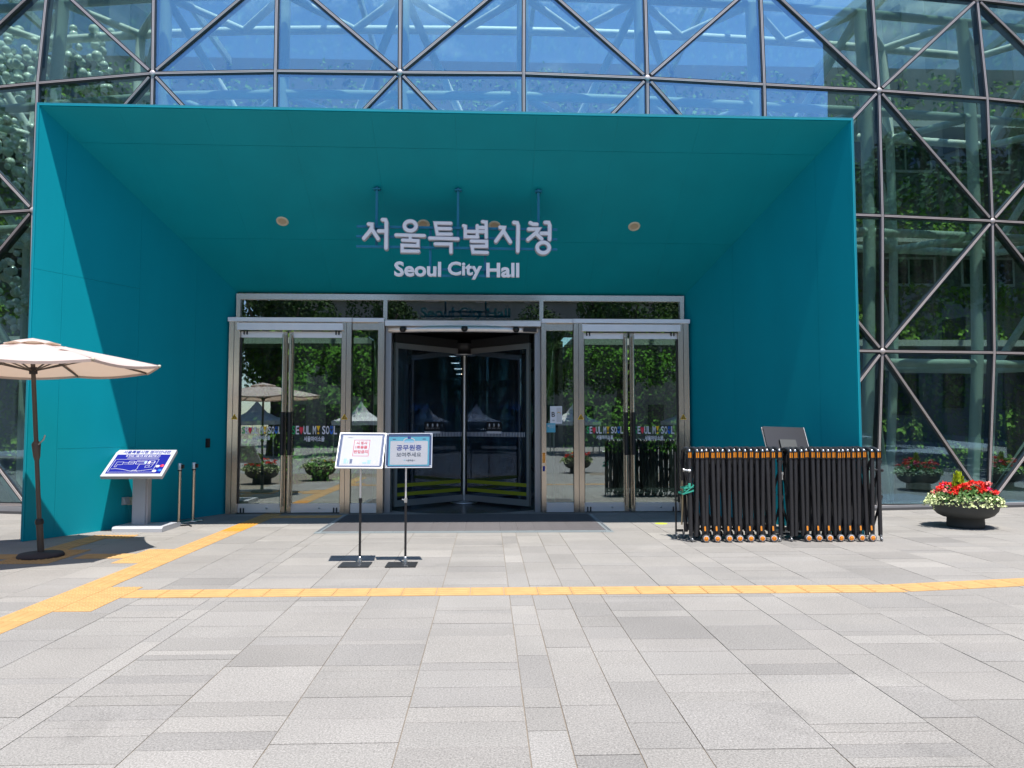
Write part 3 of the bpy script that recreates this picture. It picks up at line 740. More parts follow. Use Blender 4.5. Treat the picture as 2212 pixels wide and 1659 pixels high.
# drum ceiling and floor ring
MB().lathe([(1.6, ZH - .05), (1.6, ZH + .02), (0, ZH + .021)], xc, YC, 48).build('drum_roof', M['aludark'], rv)
MB().lathe([(RC + .04, .003), (0, .0035)], xc, YC, 48).build('drum_floor', M['stone'], rv)
def arc_wall(a0, a1, nm, m, r0, r1, z0, z1, n_=14):
    mb = MB(); vs = []
    for i in range(n_ + 1):
        a = R(a0 + (a1 - a0) * i / n_)
        for r_ in (r0, r1):
            for z_ in (z0, z1): vs.append((xc + r_ * math.sin(a), YC - r_ * math.cos(a), z_))
    fs = []
    for i in range(n_):
        o = i * 4; p = o + 4; fs += [(o, p, p + 1, o + 1), (o + 2, o + 3, p + 3, p + 2), (o + 1, p + 1, p + 3, o + 3), (o, o + 2, p + 2, p)]
    mb.add(vs, fs, 0, True); return mb.build(nm, m, rv)
for a0, a1 in ((50, 132), (228, 310)):
    arc_wall(a0, a1, 'drum_glass', GD, RC + .02, RC + .03, .1, ZH - .08)
    arc_wall(a0, a1, 'drum_kick', M['alu'], RC + .01, RC + .05, 0, .1)
    for a in (a0, (a0 + a1) / 2, a1):
        MB().box(-.03, .03, -.03, .03, 0, ZH - .06).build('drum_mullion', M['alu'], rv).matrix_local = Matrix.Translation((xc + (RC + .03) * math.sin(R(a)), YC - (RC + .03) * math.cos(R(a)), 0)) @ Matrix.Rotation(R(a), 4, 'Z')
MB().tube([(xc, YC, .01), (xc, YC, ZH - .25)], .03, 16).build('centre_shaft', M['steel_bright'], rv)
MB().lathe([(0, ZH - .42), (.21, ZH - .42), (.215, ZH - .405), (.205, ZH - .40), (.205, ZH - .21), (.215, ZH - .205), (.215, ZH - .19), (0, ZH - .19)], xc, YC, 32).build('centre_hub', M['black'], rv)
MB().lathe([(.0, ZH - .425), (.214, ZH - .425), (.218, ZH - .41), (.212, ZH - .40)], xc, YC, 32).build('hub_rim', M['chrome'], rv)
MB().lathe([(.26, .012), (.26, .03), (.05, .06), (0, .06)], xc, YC, 28).build('floor_plate', M['alu'], rv)
zw0, zw1 = .06, ZH - .30
for k, ang in enumerate((-46, 46, 134, 226)):
    wg = thing('wing', None, None); wg.parent = rv; wg.matrix_local = Matrix.Translation((xc, YC, 0)) @ Matrix.Rotation(R(-90 + ang), 4, 'Z')
    # local +x runs outwards
    L0, L1 = .05, RC - .02
    MB().box(L0, L1, -.03, .03, zw1 - .10, zw1).build('top_rail', M['alu'], wg)
    MB().box(L0 + .15, L1, -.025, .025, zw1 + .01, zw1 + .17).build('upper_rail', M['aludark'], wg)
    MB().box(L0, L1, -.03, .03, zw0, zw0 + .11).build('bottom_rail', M['alu'], wg)
    MB().box(L1 - .06, L1, -.028, .028, zw0 + .111, zw1 - .101).build('outer_stile', M['alu'], wg)
    MB().box(L0, L0 + .012, -.012, .012, zw0 + .111, zw1 - .101).build('inner_stile', M['aludark'], wg)
    MB().box(L0 + .04, L1 - .06, -.005, .005, zw0 + .11, zw1 - .10).build('pane', GV, wg)
    sd = -1 if k == 0 else 1
    if k < 2:
        for zz in (.24, .40):
            MB().box(L0 + .05, L1 - .07, -.008, .008, zz, zz + .065).build('yellow_stripe', M['ygreen'], wg)
        mb = MB(); q = .08
        while q < L1 - .1: mb.box(q, q + .010, -.0068, .0068, 1.30, 1.385); q += .038
        mb.build('glass_marks', M['grey_d'], wg)
        mb = MB()
        sgn = 1 if k == 1 else -1
        MB().box(.62, 1.0, -.0072, .0072, 1.42, 1.58).build('safety_sticker', M['black'], wg)
        for j in range(3):
            mb.box(.645 + j * .12, .735 + j * .12, -.0085, .0085, 1.46, 1.465)
            mb.lathe([(.0, 0), (.022, .0), (.03, .0), (.0, .001)], n=12, mtx=Matrix.Translation((.69 + j * .12, -.009, 1.515)) @ Matrix.Rotation(R(90), 4, 'X') @ Matrix.Diagonal((.75, 1.25, 1, 1)))
            mb.lathe([(.0, 0), (.022, .0), (.03, .0), (.0, -.001)], n=12, mtx=Matrix.Translation((.69 + j * .12, .009, 1.515)) @ Matrix.Rotation(R(90), 4, 'X') @ Matrix.Diagonal((.75, 1.25, 1, 1)))
        mb.build('sticker_icons', M['grey_d'], wg)
        MB().box(.62, 1.0, -.0072, .0072, 1.36, 1.40).build('sticker_caption_bar', M['grey_d'], wg)

# ================================================================== GLASS FACADE
COLS = list(range(-1, 10))
rowsU = {
 'E': None,
 'D': [(-130, -25), (106, -45), (334, -62), (600, -68), (866, -68), (1132, -65), (1392, -55), (1641, -42), (1882, -22), (2109, 0), (2325, 25)],
 'A': [(-160, 205), (83, 181), (331, 160), (596, 155), (864, 158), (1131, 160), (1398, 170), (1650, 184), (1897.5, 197), (2131, 214), (2352, 236)],
 'B': [(-175, 470), (73, 455), (325, 445), (593, 440), (866, 440), (1132, 442), (1400, 450), (1655, 458), (1904.7, 467), (2142, 478), (2366, 490)],
 'C': [(-185, 765), (66, 755), (325, 750), (593, 750), (866, 750), (1132, 750), (1400, 752), (1655, 755), (1904.7, 759), (2146, 762), (2372, 768)],
 'G': [(-198, 1088), (58, 1090), (318, 1094), (593, 1094), (866, 1094), (1132, 1094), (1400, 1094), (1650, 1094), (1894, 1093), (2134, 1092), (2356, 1086)],
}
yA = [13.5, 12.98, 12.62, 12.46, 12.4, 12.4, 12.5, 12.72, 13.02, 13.36, 13.8]
NODE = {}
for r_, off in (('D', .02), ('A', 0), ('B', .06), ('C', .085), ('G', .12)):
    for i, cc in enumerate(COLS):
        NODE[cc, r_] = at(*rowsU[r_][i], yA[i] + off)
for i, cc in enumerate(COLS):
    NODE[cc, 'E'] = NODE[cc, 'D'] + Vector((0, .12, 1.9))
RO = ['E', 'D', 'A', 'B', 'C', 'G']
def star(cc, r_):                       # nodes where the diagonals meet
    even = cc % 2 == 0
    return {'E': not even, 'D': even, 'A': not even, 'B': even, 'C': not even, 'G': even}[r_]
def hidden(cc, ri):                     # cells swallowed by the portal
    return RO[ri] in ('B', 'C') and 1 <= cc <= 5
fac = thing('glass_facade', 'curved curtain wall of triangular glass panes in dark metal mullions', 'facade')
def inset(tri, d):
    c_ = sum(tri, Vector()) / 3; return [p + (c_ - p).normalized() * d for p in tri]
edges = set()
for ri in range(5):
    for cc in COLS[:-1]:
        if hidden(cc, ri): continue
        a, b = (cc, RO[ri]), (cc + 1, RO[ri]); c_, d_ = (cc, RO[ri + 1]), (cc + 1, RO[ri + 1])   # a b top, c d bottom
        tris = [(a, b, d_), (a, d_, c_)] if star(*a) or star(*d_) else [(a, b, c_), (b, d_, c_)]
        diag = (a, d_) if star(*a) or star(*d_) else (b, c_)
        for t in tris:
            pts = [NODE[q].copy() for q in t]
            for q_ in pts: q_.y += random.uniform(-.010, .010)
            n_ = (pts[1] - pts[0]).cross(pts[2] - pts[0]).normalized()
            if n_.y > 0: n_ = -n_
            MB().poly(pts, .012, n_).build('glass_pane', GF, fac)
        for e_ in ((a, b), (a, c_), (b, d_), (c_, d_), diag): edges.add(tuple(sorted(e_)))
for a, b in sorted(edges):
    A_, B_ = NODE[a], NODE[b]; ln = (B_ - A_).length; t = (B_ - A_) / ln
    horiz = a[1] == b[1]; vert = a[0] == b[0]
    k = 0.0 if vert else (.03 if horiz else .09)
    p, q = A_ + t * k, B_ - t * k
    out_ = Vector((0, -1, 0)); dz = 0.0 if vert else (.004 if horiz else .008)
    mb = MB(); mb.bar(p + out_ * (-.01 + dz * .3), q + out_ * (-.01 + dz * .3), .074, .06 + dz, 0)
    for s in (-1, 1):
        sd = t.cross(out_).normalized() * (.0105 * s)
        mb.bar(p + out_ * (.026 + dz) + sd, q + out_ * (.026 + dz) + sd, .0125, .014, 1)
    mb.bar(p - out_ * .09, q - out_ * .09, .05 if not vert else .06, .1 + dz, 2)
    mb.build('mullion', [M['aludark'], M['strip'], M['aludark']], fac)
for (cc, r_), p in NODE.items():
    if star(cc, r_) and not (r_ in 'CB' and 2 <= cc <= 5) and not (r_ == 'G' and 1 <= cc <= 6):
        MB().lathe([(.05, .0), (.05, .03), (.03, .04), (0, .04)], n=10, mtx=Matrix.Translation(p + Vector((0, -.01, 0))) @ Matrix.Rotation(R(90), 4, 'X')).build('node_cap', M['strip'], fac)
# kerb under the glass
def kerb(cols, label):
    mb = MB()
    for i in cols[:-1]:
        a = NODE[i, 'G'].copy(); b = NODE[i + 1, 'G'].copy()
        for (dy, z0, z1, mi) in ((-.12, -.02, .045, 1), (-.06, .045, max(.08, min(a.z, b.z) - .0), 0)):
            d0 = Vector((0, dy, 0)); vs = [Vector((p.x, p.y + dy, z)) for p in (a, b) for z in (z0, z1)] + [Vector((p.x, p.y + .2, z)) for p in (a, b) for z in (z0, z1)]
            mb.add(vs, [(0, 2, 3, 1), (1, 3, 7, 5), (0, 1, 5, 4), (2, 6, 7, 3)], mi)
    tag(mb.build('kerb', [M['curb'], mat('dark_recess', (.07, .07, .075), .7)]), label, 'kerb')
kerb([-1, 0, 1], 'low grey stone kerb under the glass wall left of the portal')
kerb([6, 7, 8, 9], 'low grey stone kerb under the glass wall behind the flower bowl')

# ------------------------------------------------------------------ steel frame behind the glass
fr_ = thing('steel_space_frame', 'white tubular space frame standing behind the glass wall', 'steel frame')
DF, DR = .50, 1.65
def off(p, d, dz=-.16, dx=0.0): return Vector((p.x * (1 + .006 * d) + dx, p.y + d, p.z + dz))
def pp(a, b, r_, nm): return MB().tube([a, b], r_, 14).build(nm, M['pipe'], fr_)
Fn = {}; Rn = {}
for cc in COLS:
    for r_ in RO[1:]:
        Fn[cc, r_] = off(NODE[cc, r_], DF)
        if cc < 9:
            m_ = (NODE[cc, r_] + NODE[cc + 1, r_]) / 2; Rn[cc, r_] = off(m_, DR, -.18)
for cc in COLS:
    mid_hidden = 1 <= cc <= 6
    rows_ = RO[1:4] if mid_hidden else RO[1:]
    for r0, r1 in zip(rows_, rows_[1:]):
        pp(Fn[cc, r0], Fn[cc, r1], .105, 'column_tube')
        if cc < 9 and not (mid_hidden or cc == 0 and r1 in 'CG' and False): pp(Rn[cc, r0], Rn[cc, r1], .085, 'rear_column_tube')
        if cc < 9: pp(Fn[cc, r0] if cc % 2 else Fn[cc + 1, r0], Rn[cc, r1], .075, 'brace_tube')
    for r_ in rows_:
        if r_ == 'G': continue
        if mid_hidden and r_ == 'B' and 1 <= cc < 6:
            pass
        if cc < 9:
            pp(Fn[cc, r_], Fn[cc + 1, r_], .08, 'front_chord')
            pp(Fn[cc, r_], Rn[cc, r_], .07, 'web_tube'); pp(Rn[cc, r_], Fn[cc + 1, r_], .07, 'web_tube')
        if cc < 8: pp(Rn[cc, r_], Rn[cc + 1, r_], .08, 'rear_chord')

# ================================================================== INSIDE THE BUILDING
hall = thing('city_hall_interior', 'dim lobby and galleries seen through the glass wall', 'building')
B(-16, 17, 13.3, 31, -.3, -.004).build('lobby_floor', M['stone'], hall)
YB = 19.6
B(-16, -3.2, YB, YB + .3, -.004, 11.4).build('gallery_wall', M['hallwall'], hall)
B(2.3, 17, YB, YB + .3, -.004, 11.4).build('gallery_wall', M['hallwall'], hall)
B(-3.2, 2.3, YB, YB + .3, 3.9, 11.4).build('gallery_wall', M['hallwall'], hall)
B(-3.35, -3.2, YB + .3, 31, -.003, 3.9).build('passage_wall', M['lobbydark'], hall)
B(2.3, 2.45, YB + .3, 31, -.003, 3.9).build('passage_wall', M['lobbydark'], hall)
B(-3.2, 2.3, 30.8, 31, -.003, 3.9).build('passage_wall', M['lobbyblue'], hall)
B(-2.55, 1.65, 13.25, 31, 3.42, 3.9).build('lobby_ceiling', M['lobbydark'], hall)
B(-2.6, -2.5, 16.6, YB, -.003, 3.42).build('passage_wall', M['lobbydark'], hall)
B(1.6, 1.7, 16.6, YB, -.003, 3.42).build('passage_wall', M['lobbydark'], hall)
for x0, x1 in ((-16, -3.0), (2.2, 17)):
    for z0 in (3.55, 6.25, 9.3): B(x0, x1, YB - 1.1, YB - .001, z0, z0 + .16).build('gallery_ledge', M['ledge'], hall)
B(-2.99, 2.19, YB - 1.1, YB - .001, 6.25, 6.41).build('gallery_ledge', M['ledge'], hall)
B(-2.99, 2.19, YB - 1.1, YB - .001, 9.3, 9.46).build('gallery_ledge', M['ledge'], hall)
for z0 in (5.55, 8.7):
    for x0 in np.arange(-13.5, 15, 2.2):
        f_ = B(x0, x0 + 1.5, YB - .06, YB - .001, z0 - .25, z0 + .55).build('window', M['ledge'], hall)
        B(x0 + .07, x0 + .72, YB - .075, YB - .061, z0 - .18, z0 + .48).build('pane', M['darkwin'], f_)
        B(x0 + .78, x0 + 1.43, YB - .075, YB - .061, z0 - .18, z0 + .48).build('pane', M['darkwin'], f_)
B(-16.3, -16, 13.6, 31, -.004, 11.4).build('end_wall', M['hallwall'], hall)
B(17, 17.3, 13.6, 31, -.004, 11.4).build('end_wall', M['hallwall'], hall)
B(-16, 17, YB + .3, 31, 11.1, 11.4).build('roof', M['hallwall'], hall)
B(-16, 17, 12.9, YB + .3, 11.15, 11.17).build('roof_glazing', GR, hall)
for x0 in np.arange(-15, 17, 4.0): B(x0, x0 + .10, 13.0, YB, 11.22, 11.4).build('roof_beam', M['pipe'], hall)
# passage downlights and hanging direction board
for i, (u, v) in enumerate(((974.5, 758.7), (979, 773), (984, 788), (989, 800), (993, 811))):
    yy = 1.86 / ((920 - v) / F_PX); p = at(u, v, min(yy, 28))
    t = thing('lobby_downlight', 'warm lit lobby downlight inside the revolving door, %s in its row from the top' % ['first', 'second', 'third', 'fourth', 'fifth'][i], 'light', (p.x, p.y, 3.42), group='row of warm lobby downlights')
    MB().lathe([(.0, -.012), (.12, -.012), (.13, -.001)], n=18).build('lens', M['lamp'], t)
hs = thing('direction_board', 'dark hanging lobby board with arrows and restroom symbols', 'sign', (0, 17.6, 0))
xa, xb = at(972, 850, 17.6).x, at(1140, 850, 17.6).x
B(xa, xb, 0, .06, 2.02, 2.55).build('board', mat('board_dark', (.022, .022, .022), .6), hs)
for q in (xa + .3, xb - .3): MB().tube([(q, .03, 2.55), (q, .03, 3.42)], .012, 8).build('hanger', M['aludark'], hs)
for ch, u in (('←', 987), ('↑', 1042), ('→', 1127)):
    text_obj('arrow', ch, .2, M['grey_d'], hs, front(at(u, 850, 17.6).x, -.004, 2.29), extrude=.001, offset=.002)
for u, w_ in ((1052, 0), (1059, 1)):
    x_ = at(u, 850, 17.6).x
    mb = MB().poly([(x_ + p[0], -.004, 2.40 + p[1]) for p in circle(.022, 12)])
    mb.poly([(x_ - .03, -.004, 2.365), (x_ + .03, -.004, 2.365), (x_ + (.045 if w_ else .02), -.004, 2.25), (x_ + .015, -.004, 2.19), (x_ - .015, -.004, 2.19), (x_ - (.045 if w_ else .02), -.004, 2.25)]); mb.build('restroom_symbol', M['grey_d'], hs)
x_ = at(1066, 850, 17.6).x
mb = MB()
for i in range(14):
    a0, a1 = R(100 + 20 * i), R(120 + 20 * i)
    mb.poly([(x_ + math.cos(a) * r__, -.004, 2.24 + math.sin(a) * r__) for a, r__ in ((a0, .05), (a1, .05), (a1, .036), (a0, .036))])
mb.poly([(x_ - .02, -.004, 2.36), (x_ + .0, -.004, 2.36), (x_ + .03, -.004, 2.24), (x_ + .01, -.004, 2.24)]); mb.build('wheelchair_symbol', M['grey_d'], hs)
# a lobby counter and a person-high dark display give the passage depth
cn_ = thing('lobby_counter', 'dark lobby reception block beyond the revolving door', 'counter', (-.6, 24, 0))
B(-1.3, 1.3, 0, .7, 0, 1.05).build('body', M['lobbyblue'], cn_); B(-1.36, 1.36, -.06, .76, 1.05, 1.1).build('top', M['alu'], cn_)

# living green wall, planted bands
def band(x0, x1, z0, z1, dens, y0=YB - .35):
    n_ = int((x1 - x0) * (z1 - z0) * dens); P = np.empty((n_, 3)); P[:, 0] = rng.uniform(x0, x1, n_); P[:, 2] = rng.uniform(z0, z1, n_)
    bulge = .16 * np.sin(P[:, 0] * 2.3 + np.sin(P[:, 2] * 3.1) * 1.4) + .12 * np.sin(P[:, 2] * 4.3 + P[:, 0] * 1.1) + .1 * np.sin(P[:, 0] * 7.7)
    P[:, 1] = y0 + bulge + rng.uniform(-.1, .15, n_)
    keep = rng.uniform(0, 1, n_) < np.clip(.75 + bulge * -1.2, .3, 1); return P[keep]
gw = thing('living_green_wall', 'lush planted green wall climbing inside the hall behind the glass', 'green wall')
P = np.vstack([band(-15, -2.7, .3, 3.5, 260), band(-15, -3, 3.75, 5.2, 170), band(-15, 16, 6.5, 8.3, 150), band(-15, 16, 9.5, 11, 110), band(2, 16, .3, 3.4, 260), band(2.2, 16, 3.75, 5.3, 220)])
leaves('foliage', P, np.tile([0, -1, .45], (len(P), 1)), .15, M['leaf'], gw, kind='stuff', droop=.8)
# denser, nearer planting right behind the side doors
P = np.vstack([band(-4.9, -2.75, .2, 3.4, 700, 17.6), band(1.9, 4.6, .9, 3.4, 560, 17.8)])
leaves('near_foliage', P, np.tile([0, -1, .5], (len(P), 1)), .095, mat('sunny_leaf', (.10, .22, .032), .7, island=.55, spec=.15), gw, kind='stuff', droop=.8)
B(-4.9, -2.75, 17.95, 18.05, 0, 3.5).build('planting_board', M['lobbydark'], gw); B(1.9, 4.6, 18.1, 18.2, 0, 3.5).build('planting_board', M['lobbydark'], gw)
# beads hanging inside on the left
bd = thing('bead_sculpture', 'tall hanging cluster of clear pearly balloons inside the glass at far left', 'sculpture')
me = MB()
bm = bmesh.new(); bmesh.ops.create_icosphere(bm, subdivisions=2, radius=1); bme = bpy.data.meshes.new('bead'); bm.to_mesh(bme); bm.free()
for p_ in bme.polygons: p_.use_smooth = True
bme.materials.append(M['balloon'])
cnt = 0
for k in range(285):
    if k < 215:
        v = random.uniform(70, 715); u = random.gauss(38 + 22 * math.sin(v * .02), 30)
    else: v = random.uniform(60, 190); u = random.uniform(90, 250) if random.random() < .75 else random.uniform(-20, 60)
    if u > 95 and v > 200: continue
    p = at(u, v, random.uniform(14.6, 16.2)); s = random.uniform(.065, .105)
    inst('bead', bme, bd, Matrix.Translation(p) @ Matrix.Diagonal((s, s, s * random.uniform(.95, 1.15), 1)))

# ================================================================== THINGS IN FRONT
# ---- umbrella
ub = gnd(88, 1203); ub.z = 0
um = thing('parasol', 'open beige canvas parasol with leaning bronze pole on round dark base', 'parasol', ub)
hub = Vector((at(71, 790, ub.y - .18).x - ub.x, -.18, 2.22)); lean = Matrix.Rotation(math.atan2(.18, hub.z), 4, 'X') @ Matrix.Rotation(math.atan2(hub.x, hub.z), 4, 'Y')
MB().lathe([(0, 0), (.235, 0), (.24, .02), (.22, .045), (.05, .06), (0, .06)], n=40).build('base', M['basedark'], um)
MB().tube([(0, 0, .05), lean @ Vector((0, 0, .40))], .035, 16).build('base_sleeve', M['bronze'], um)
MB().tube([lean @ Vector((0, 0, .38)), lean @ Vector((0, 0, .41)), lean @ Vector((0, 0, .44))], [.043, .045, .036], 16).build('collar', M['black'], um)
MB().tube([lean @ Vector((0, 0, .36)), lean @ Vector((0, 0, 2.45))], .0235, 16).build('pole', M['bronze'], um)
ch = MB().tube([lean @ Vector((0, 0, z)) for z in (1.12, 1.16, 1.3, 1.33)], [.027, .036, .047, .03], 16).build('crank_housing', M['bronze'], um)
MB().tube([lean @ Vector((.03, -.02, 1.29)), lean @ Vector((.1, -.03, 1.35)), lean @ Vector((.12, -.03, 1.40))], .008, 8).build('crank_handle', M['alu'], ch)
RU = 1.35; ZR, ZT = 2.17, 2.47
lean0 = Matrix.Rotation(math.atan2(hub.x, hub.z), 4, 'Y')
def cpt(a, f): return lean0 @ Vector((RU * f * math.cos(a), RU * f * math.sin(a), ZR + (ZT - ZR) * (1 - f) ** .92)) + Vector((0, -.19, 0))
angs = [2 * math.pi * i / 8 + R(9) for i in range(8)]
mb = MB(); nr = 8
for i in range(8):
    a0, a1 = angs[i], angs[(i + 1) % 8]; vs = []; nn_ = 8
    for r_ in range(nr + 1):
        f = .12 + .88 * r_ / nr
        for k in range(nn_ + 1):
            t = k / nn_; p = cpt(a0, f).lerp(cpt(a1, f), t); sag = math.sin(math.pi * t)
            p.z -= .035 * f * sag; rad = Vector((p.x - hub.x, p.y - hub.y, 0)).normalized(); p -= rad * .04 * f * sag * (1 if r_ == nr else .5)
            vs.append(p)
    mb.add(vs, [(r_ * (nn_ + 1) + k, r_ * (nn_ + 1) + k + 1, (r_ + 1) * (nn_ + 1) + k + 1, (r_ + 1) * (nn_ + 1) + k) for r_ in range(nr) for k in range(nn_)], 0, True)
cv = mb.build('canopy', M['fabric'], um)
mb = MB()
for i in range(8):                          # short hanging valance lip at the rim
    a0, a1 = angs[i], angs[(i + 1) % 8]; vs = []
    for k in range(9):
        t = k / 8; p = cpt(a0, 1).lerp(cpt(a1, 1), t); sag = math.sin(math.pi * t); p.z -= .035 * sag; rad = Vector((p.x - hub.x, p.y - hub.y, 0)).normalized(); p -= rad * .04 * sag
        vs += [p, p + Vector((0, 0, -.03)) - rad * .004]
    mb.add(vs, [(2 * k, 2 * k + 2, 2 * k + 3, 2 * k + 1) for k in range(8)], 0, True)
mb.build('hem', M['fabric'], cv)
mb = MB()
for i in range(8):
    a0, a1 = angs[i], angs[(i + 1) % 8]; vs = []
    for f, dz in ((0.0, .055), (.12, .055), (.22, .034)):
        for k in range(7):
            t = k / 6; p = cpt(a0, f).lerp(cpt(a1, f), t) + Vector((0, 0, dz - .02)); p.z += (.018 if f > .2 else 0) * math.sin(math.pi * t); vs.append(p)
    mb.add(vs, [(r_ * 7 + k, r_ * 7 + k + 1, (r_ + 1) * 7 + k + 1, (r_ + 1) * 7 + k) for r_ in range(2) for k in range(6)], 0, True)
mb.build('vent_cap', M['fabric'], cv)
for a, f0 in ((angs[7], .52), (angs[7] + .06, .80), (angs[6], .60)):
    p_, q_ = cpt(a - .03, f0), cpt(a + .05, f0 + .10)
    MB().add([p_ + Vector((0, 0, .012)), p_.lerp(q_, .5) + Vector((0, -.02, .035)), q_ + Vector((0, 0, .010)), p_ + Vector((.0, -.05, .002)), p_.lerp(q_, .5) + Vector((0, -.06, .012)), q_ + Vector((0, -.04, .0))], [(0, 1, 4, 3), (1, 2, 5, 4)], 0, True).build('fold_tab', M['fabric'], cv)
for a in angs:
    MB().bar(cpt(a, .14) + Vector((0, 0, .004)), cpt(a, .99) + Vector((0, 0, .004)), .012, .004, up=Vector((0, 0, 1))).build('seam', M['fabric'], cv)
    MB().bar(cpt(a, .06) + Vector((0, 0, -.03)), cpt(a, 1.0) + Vector((0, 0, -.012)), .014, .02, up=Vector((0, 0, 1))).build('rib', M['bronze'], um)
    MB().bar(lean @ Vector((.03 * math.cos(a), .03 * math.sin(a), 2.14)), cpt(a, .5) + Vector((0, 0, -.03)), .011, .014, up=Vector((0, 0, 1))).build('strut', M['bronze'], um)
    MB().lathe([(0, -.02), (.016, -.018), (.016, .01), (0, .014)], n=10, mtx=Matrix.Translation(cpt(a, 1.0))).build('rib_tip', M['ivory'], um)
MB().tube([lean @ Vector((0, 0, 2.1)), lean @ Vector((0, 0, 2.18))], .042, 12).build('runner', M['black'], um)

# ---- braille guide board
ib = thing('braille_map_stand', 'pale metal stand with tilted blue braille site map by the teal wall', 'information board', (0, 0, 0))
BX0, BX1, BY0, BY1 = -5.30, -4.65, 10.72, 11.36
mb = MB(); prof = [(BY0, 0.0), (BY0, .05), (BY0 + .03, .075), (BY1 - .12, .075), (BY1, .06), (BY1, 0)]
vs = [(BX0, *p) for p in prof] + [(BX1 + .05, *p) for p in prof]; k = len(prof)
mb.add(vs, [tuple(range(k))[::-1], tuple(range(k, 2 * k))] + [(i, i + 1, k + i + 1, k + i) for i in range(k - 1)]); mb.build('base_plate', M['white'], ib)
B(-5.165, -4.98, 11.02, 11.16, .075, .98).build('column', M['greypole'], ib)
B(-4.979, -4.95, 11.04, 11.14, .075, .97).build('column_edge', M['white'], ib)
p0 = Vector((-5.44, 10.63, Z(1027, 10.63))); p1 = Vector((-4.585, 10.63, p0.z)); tz = Z(971, 11.13)
p3 = Vector((-5.44 + .0, 11.12, tz)); ux = Vector((1, 0, 0)); uy = (p3 - p0); H_ = uy.length; uy.normalize(); un = ux.cross(uy)
W_ = p1.x - p0.x
bt = thing('panel', None, None); bt.parent = ib
bt.matrix_local = Matrix.Translation(p0) @ Matrix([[ux.x, uy.x, un.x, 0], [ux.y, uy.y, un.y, 0], [ux.z, uy.z, un.z, 0], [0, 0, 0, 1]])
def slab(name, m, parent, x0, x1, y0, y1, z0, z1): return MB().box(x0, x1, y0, y1, z0, z1).build(name, m, parent)
slab('tray', M['white'], bt, 0, W_, 0, H_, -.05, 0)
slab('map_plate', M['blue'], bt, .045, W_ - .045, .06, H_ - .115, 0, .004)
text_obj('title', '서울특별시청 점자안내판', .06, M['bluetext'], bt, Matrix.Translation((W_ / 2 + .02, H_ - .055, .002)), extrude=.0006, offset=.0012, width=W_ * .80, height=.068)
text_obj('map_heading', '현 위치는 서울시청 정문 출입구입니다.', .04, M['whiteprint'], bt, Matrix.Translation((W_ / 2, H_ - .15, .0045)), extrude=.0006, offset=.0006, width=W_ * .58)
mb = MB()
def ln(pts, w_=.006):
    w_ *= .62
    for a, b in zip(pts, pts[1:]): mb.bar((a[0] * W_, a[1] * H_, .0055), (b[0] * W_, b[1] * H_, .0055), w_, .002, up=Vector((0, 0, 1)))
ln([(.08, .14), (.08, .62), (.80, .62), (.80, .14), (.08, .14)])
ln([(.13, .33), (.13, .52), (.24, .52), (.24, .42), (.16, .42), (.16, .33), (.13, .33)]); ln([(.24, .50), (.33, .50), (.33, .44), (.26, .44)])
ln([(.33, .55), (.42, .55), (.42, .44), (.33, .44), (.33, .55)], .009); ln([(.45, .56), (.62, .56), (.62, .44), (.45, .44), (.45, .56)], .009); ln([(.47, .52), (.60, .52)], .009); ln([(.35, .49), (.41, .49)], .009)
ln([(.65, .56), (.75, .56), (.75, .44), (.65, .44), (.65, .56)], .008); ln([(.67, .50), (.74, .50)], .008)
ln([(.64, .31), (.74, .33), (.76, .55)], .006); ln([(.64, .31), (.64, .39), (.70, .39), (.70, .33)], .006)
ln([(.10, .26), (.18, .27), (.30, .24), (.44, .18), (.60, .19), (.78, .25)], .008); ln([(.53, .43), (.52, .34), (.53, .28), (.51, .20)], .006); ln([(.45, .17), (.47, .21), (.52, .21), (.55, .17)], .010)
for y_ in (.66, .70): ln([(.25, y_), (.78, y_)], .007)
mb.build('map_lines', M['whiteprint'], bt)
for (x_, y_, m_) in ((.84, .36, 'whiteprint'), (.91, .38, 'red_d'), (.83, .18, 'whiteprint'), (.91, .21, 'blu_d')):
    MB().lathe([(.028, .0042), (.028, .006), (0, .0062)], x_ * W_, y_ * H_, 18).build('map_button', M[m_], bt)
for x_, y_, mm in ((.59, .50, 'paleblue'), (.66, .50, 'pink')): slab('map_block', M[mm], bt, x_ * W_, x_ * W_ + .02, (y_ - .04) * H_, (y_ + .04) * H_, .0042, .0075)

# ---- stanchions
def stanchion(x, y, label):
    s = thing('stanchion', label, 'barrier post', (x, y, 0), group='steel queue posts by the teal wall')
    MB().lathe([(0, 0), (.165, 0), (.17, .008), (.05, .02), (0, .02)], n=32).build('base', M['steel'], s)
    MB().tube([(0, 0, .018), (0, 0, .80)], .0245, 16).build('post', M['steel'], s)
    MB().tube([(0, 0, .80), (0, 0, .82)], .031, 16).build('ring', M['black'], s)
    MB().tube([(0, 0, .82), (0, 0, .91), (0, 0, .92)], [.030, .030, .024], 16).build('head', M['steel_bright'], s)
    MB().box(.028, .062, -.02, .02, .84, .90).build('belt_clip', M['black'], s)
stanchion(at(386, 1060, 11.75).x + .01, 11.75, 'steel queue post nearer the tilted map board')
stanchion(at(415, 1060, 12.0).x + .02, 12.0, 'steel queue post nearer the left door frame')

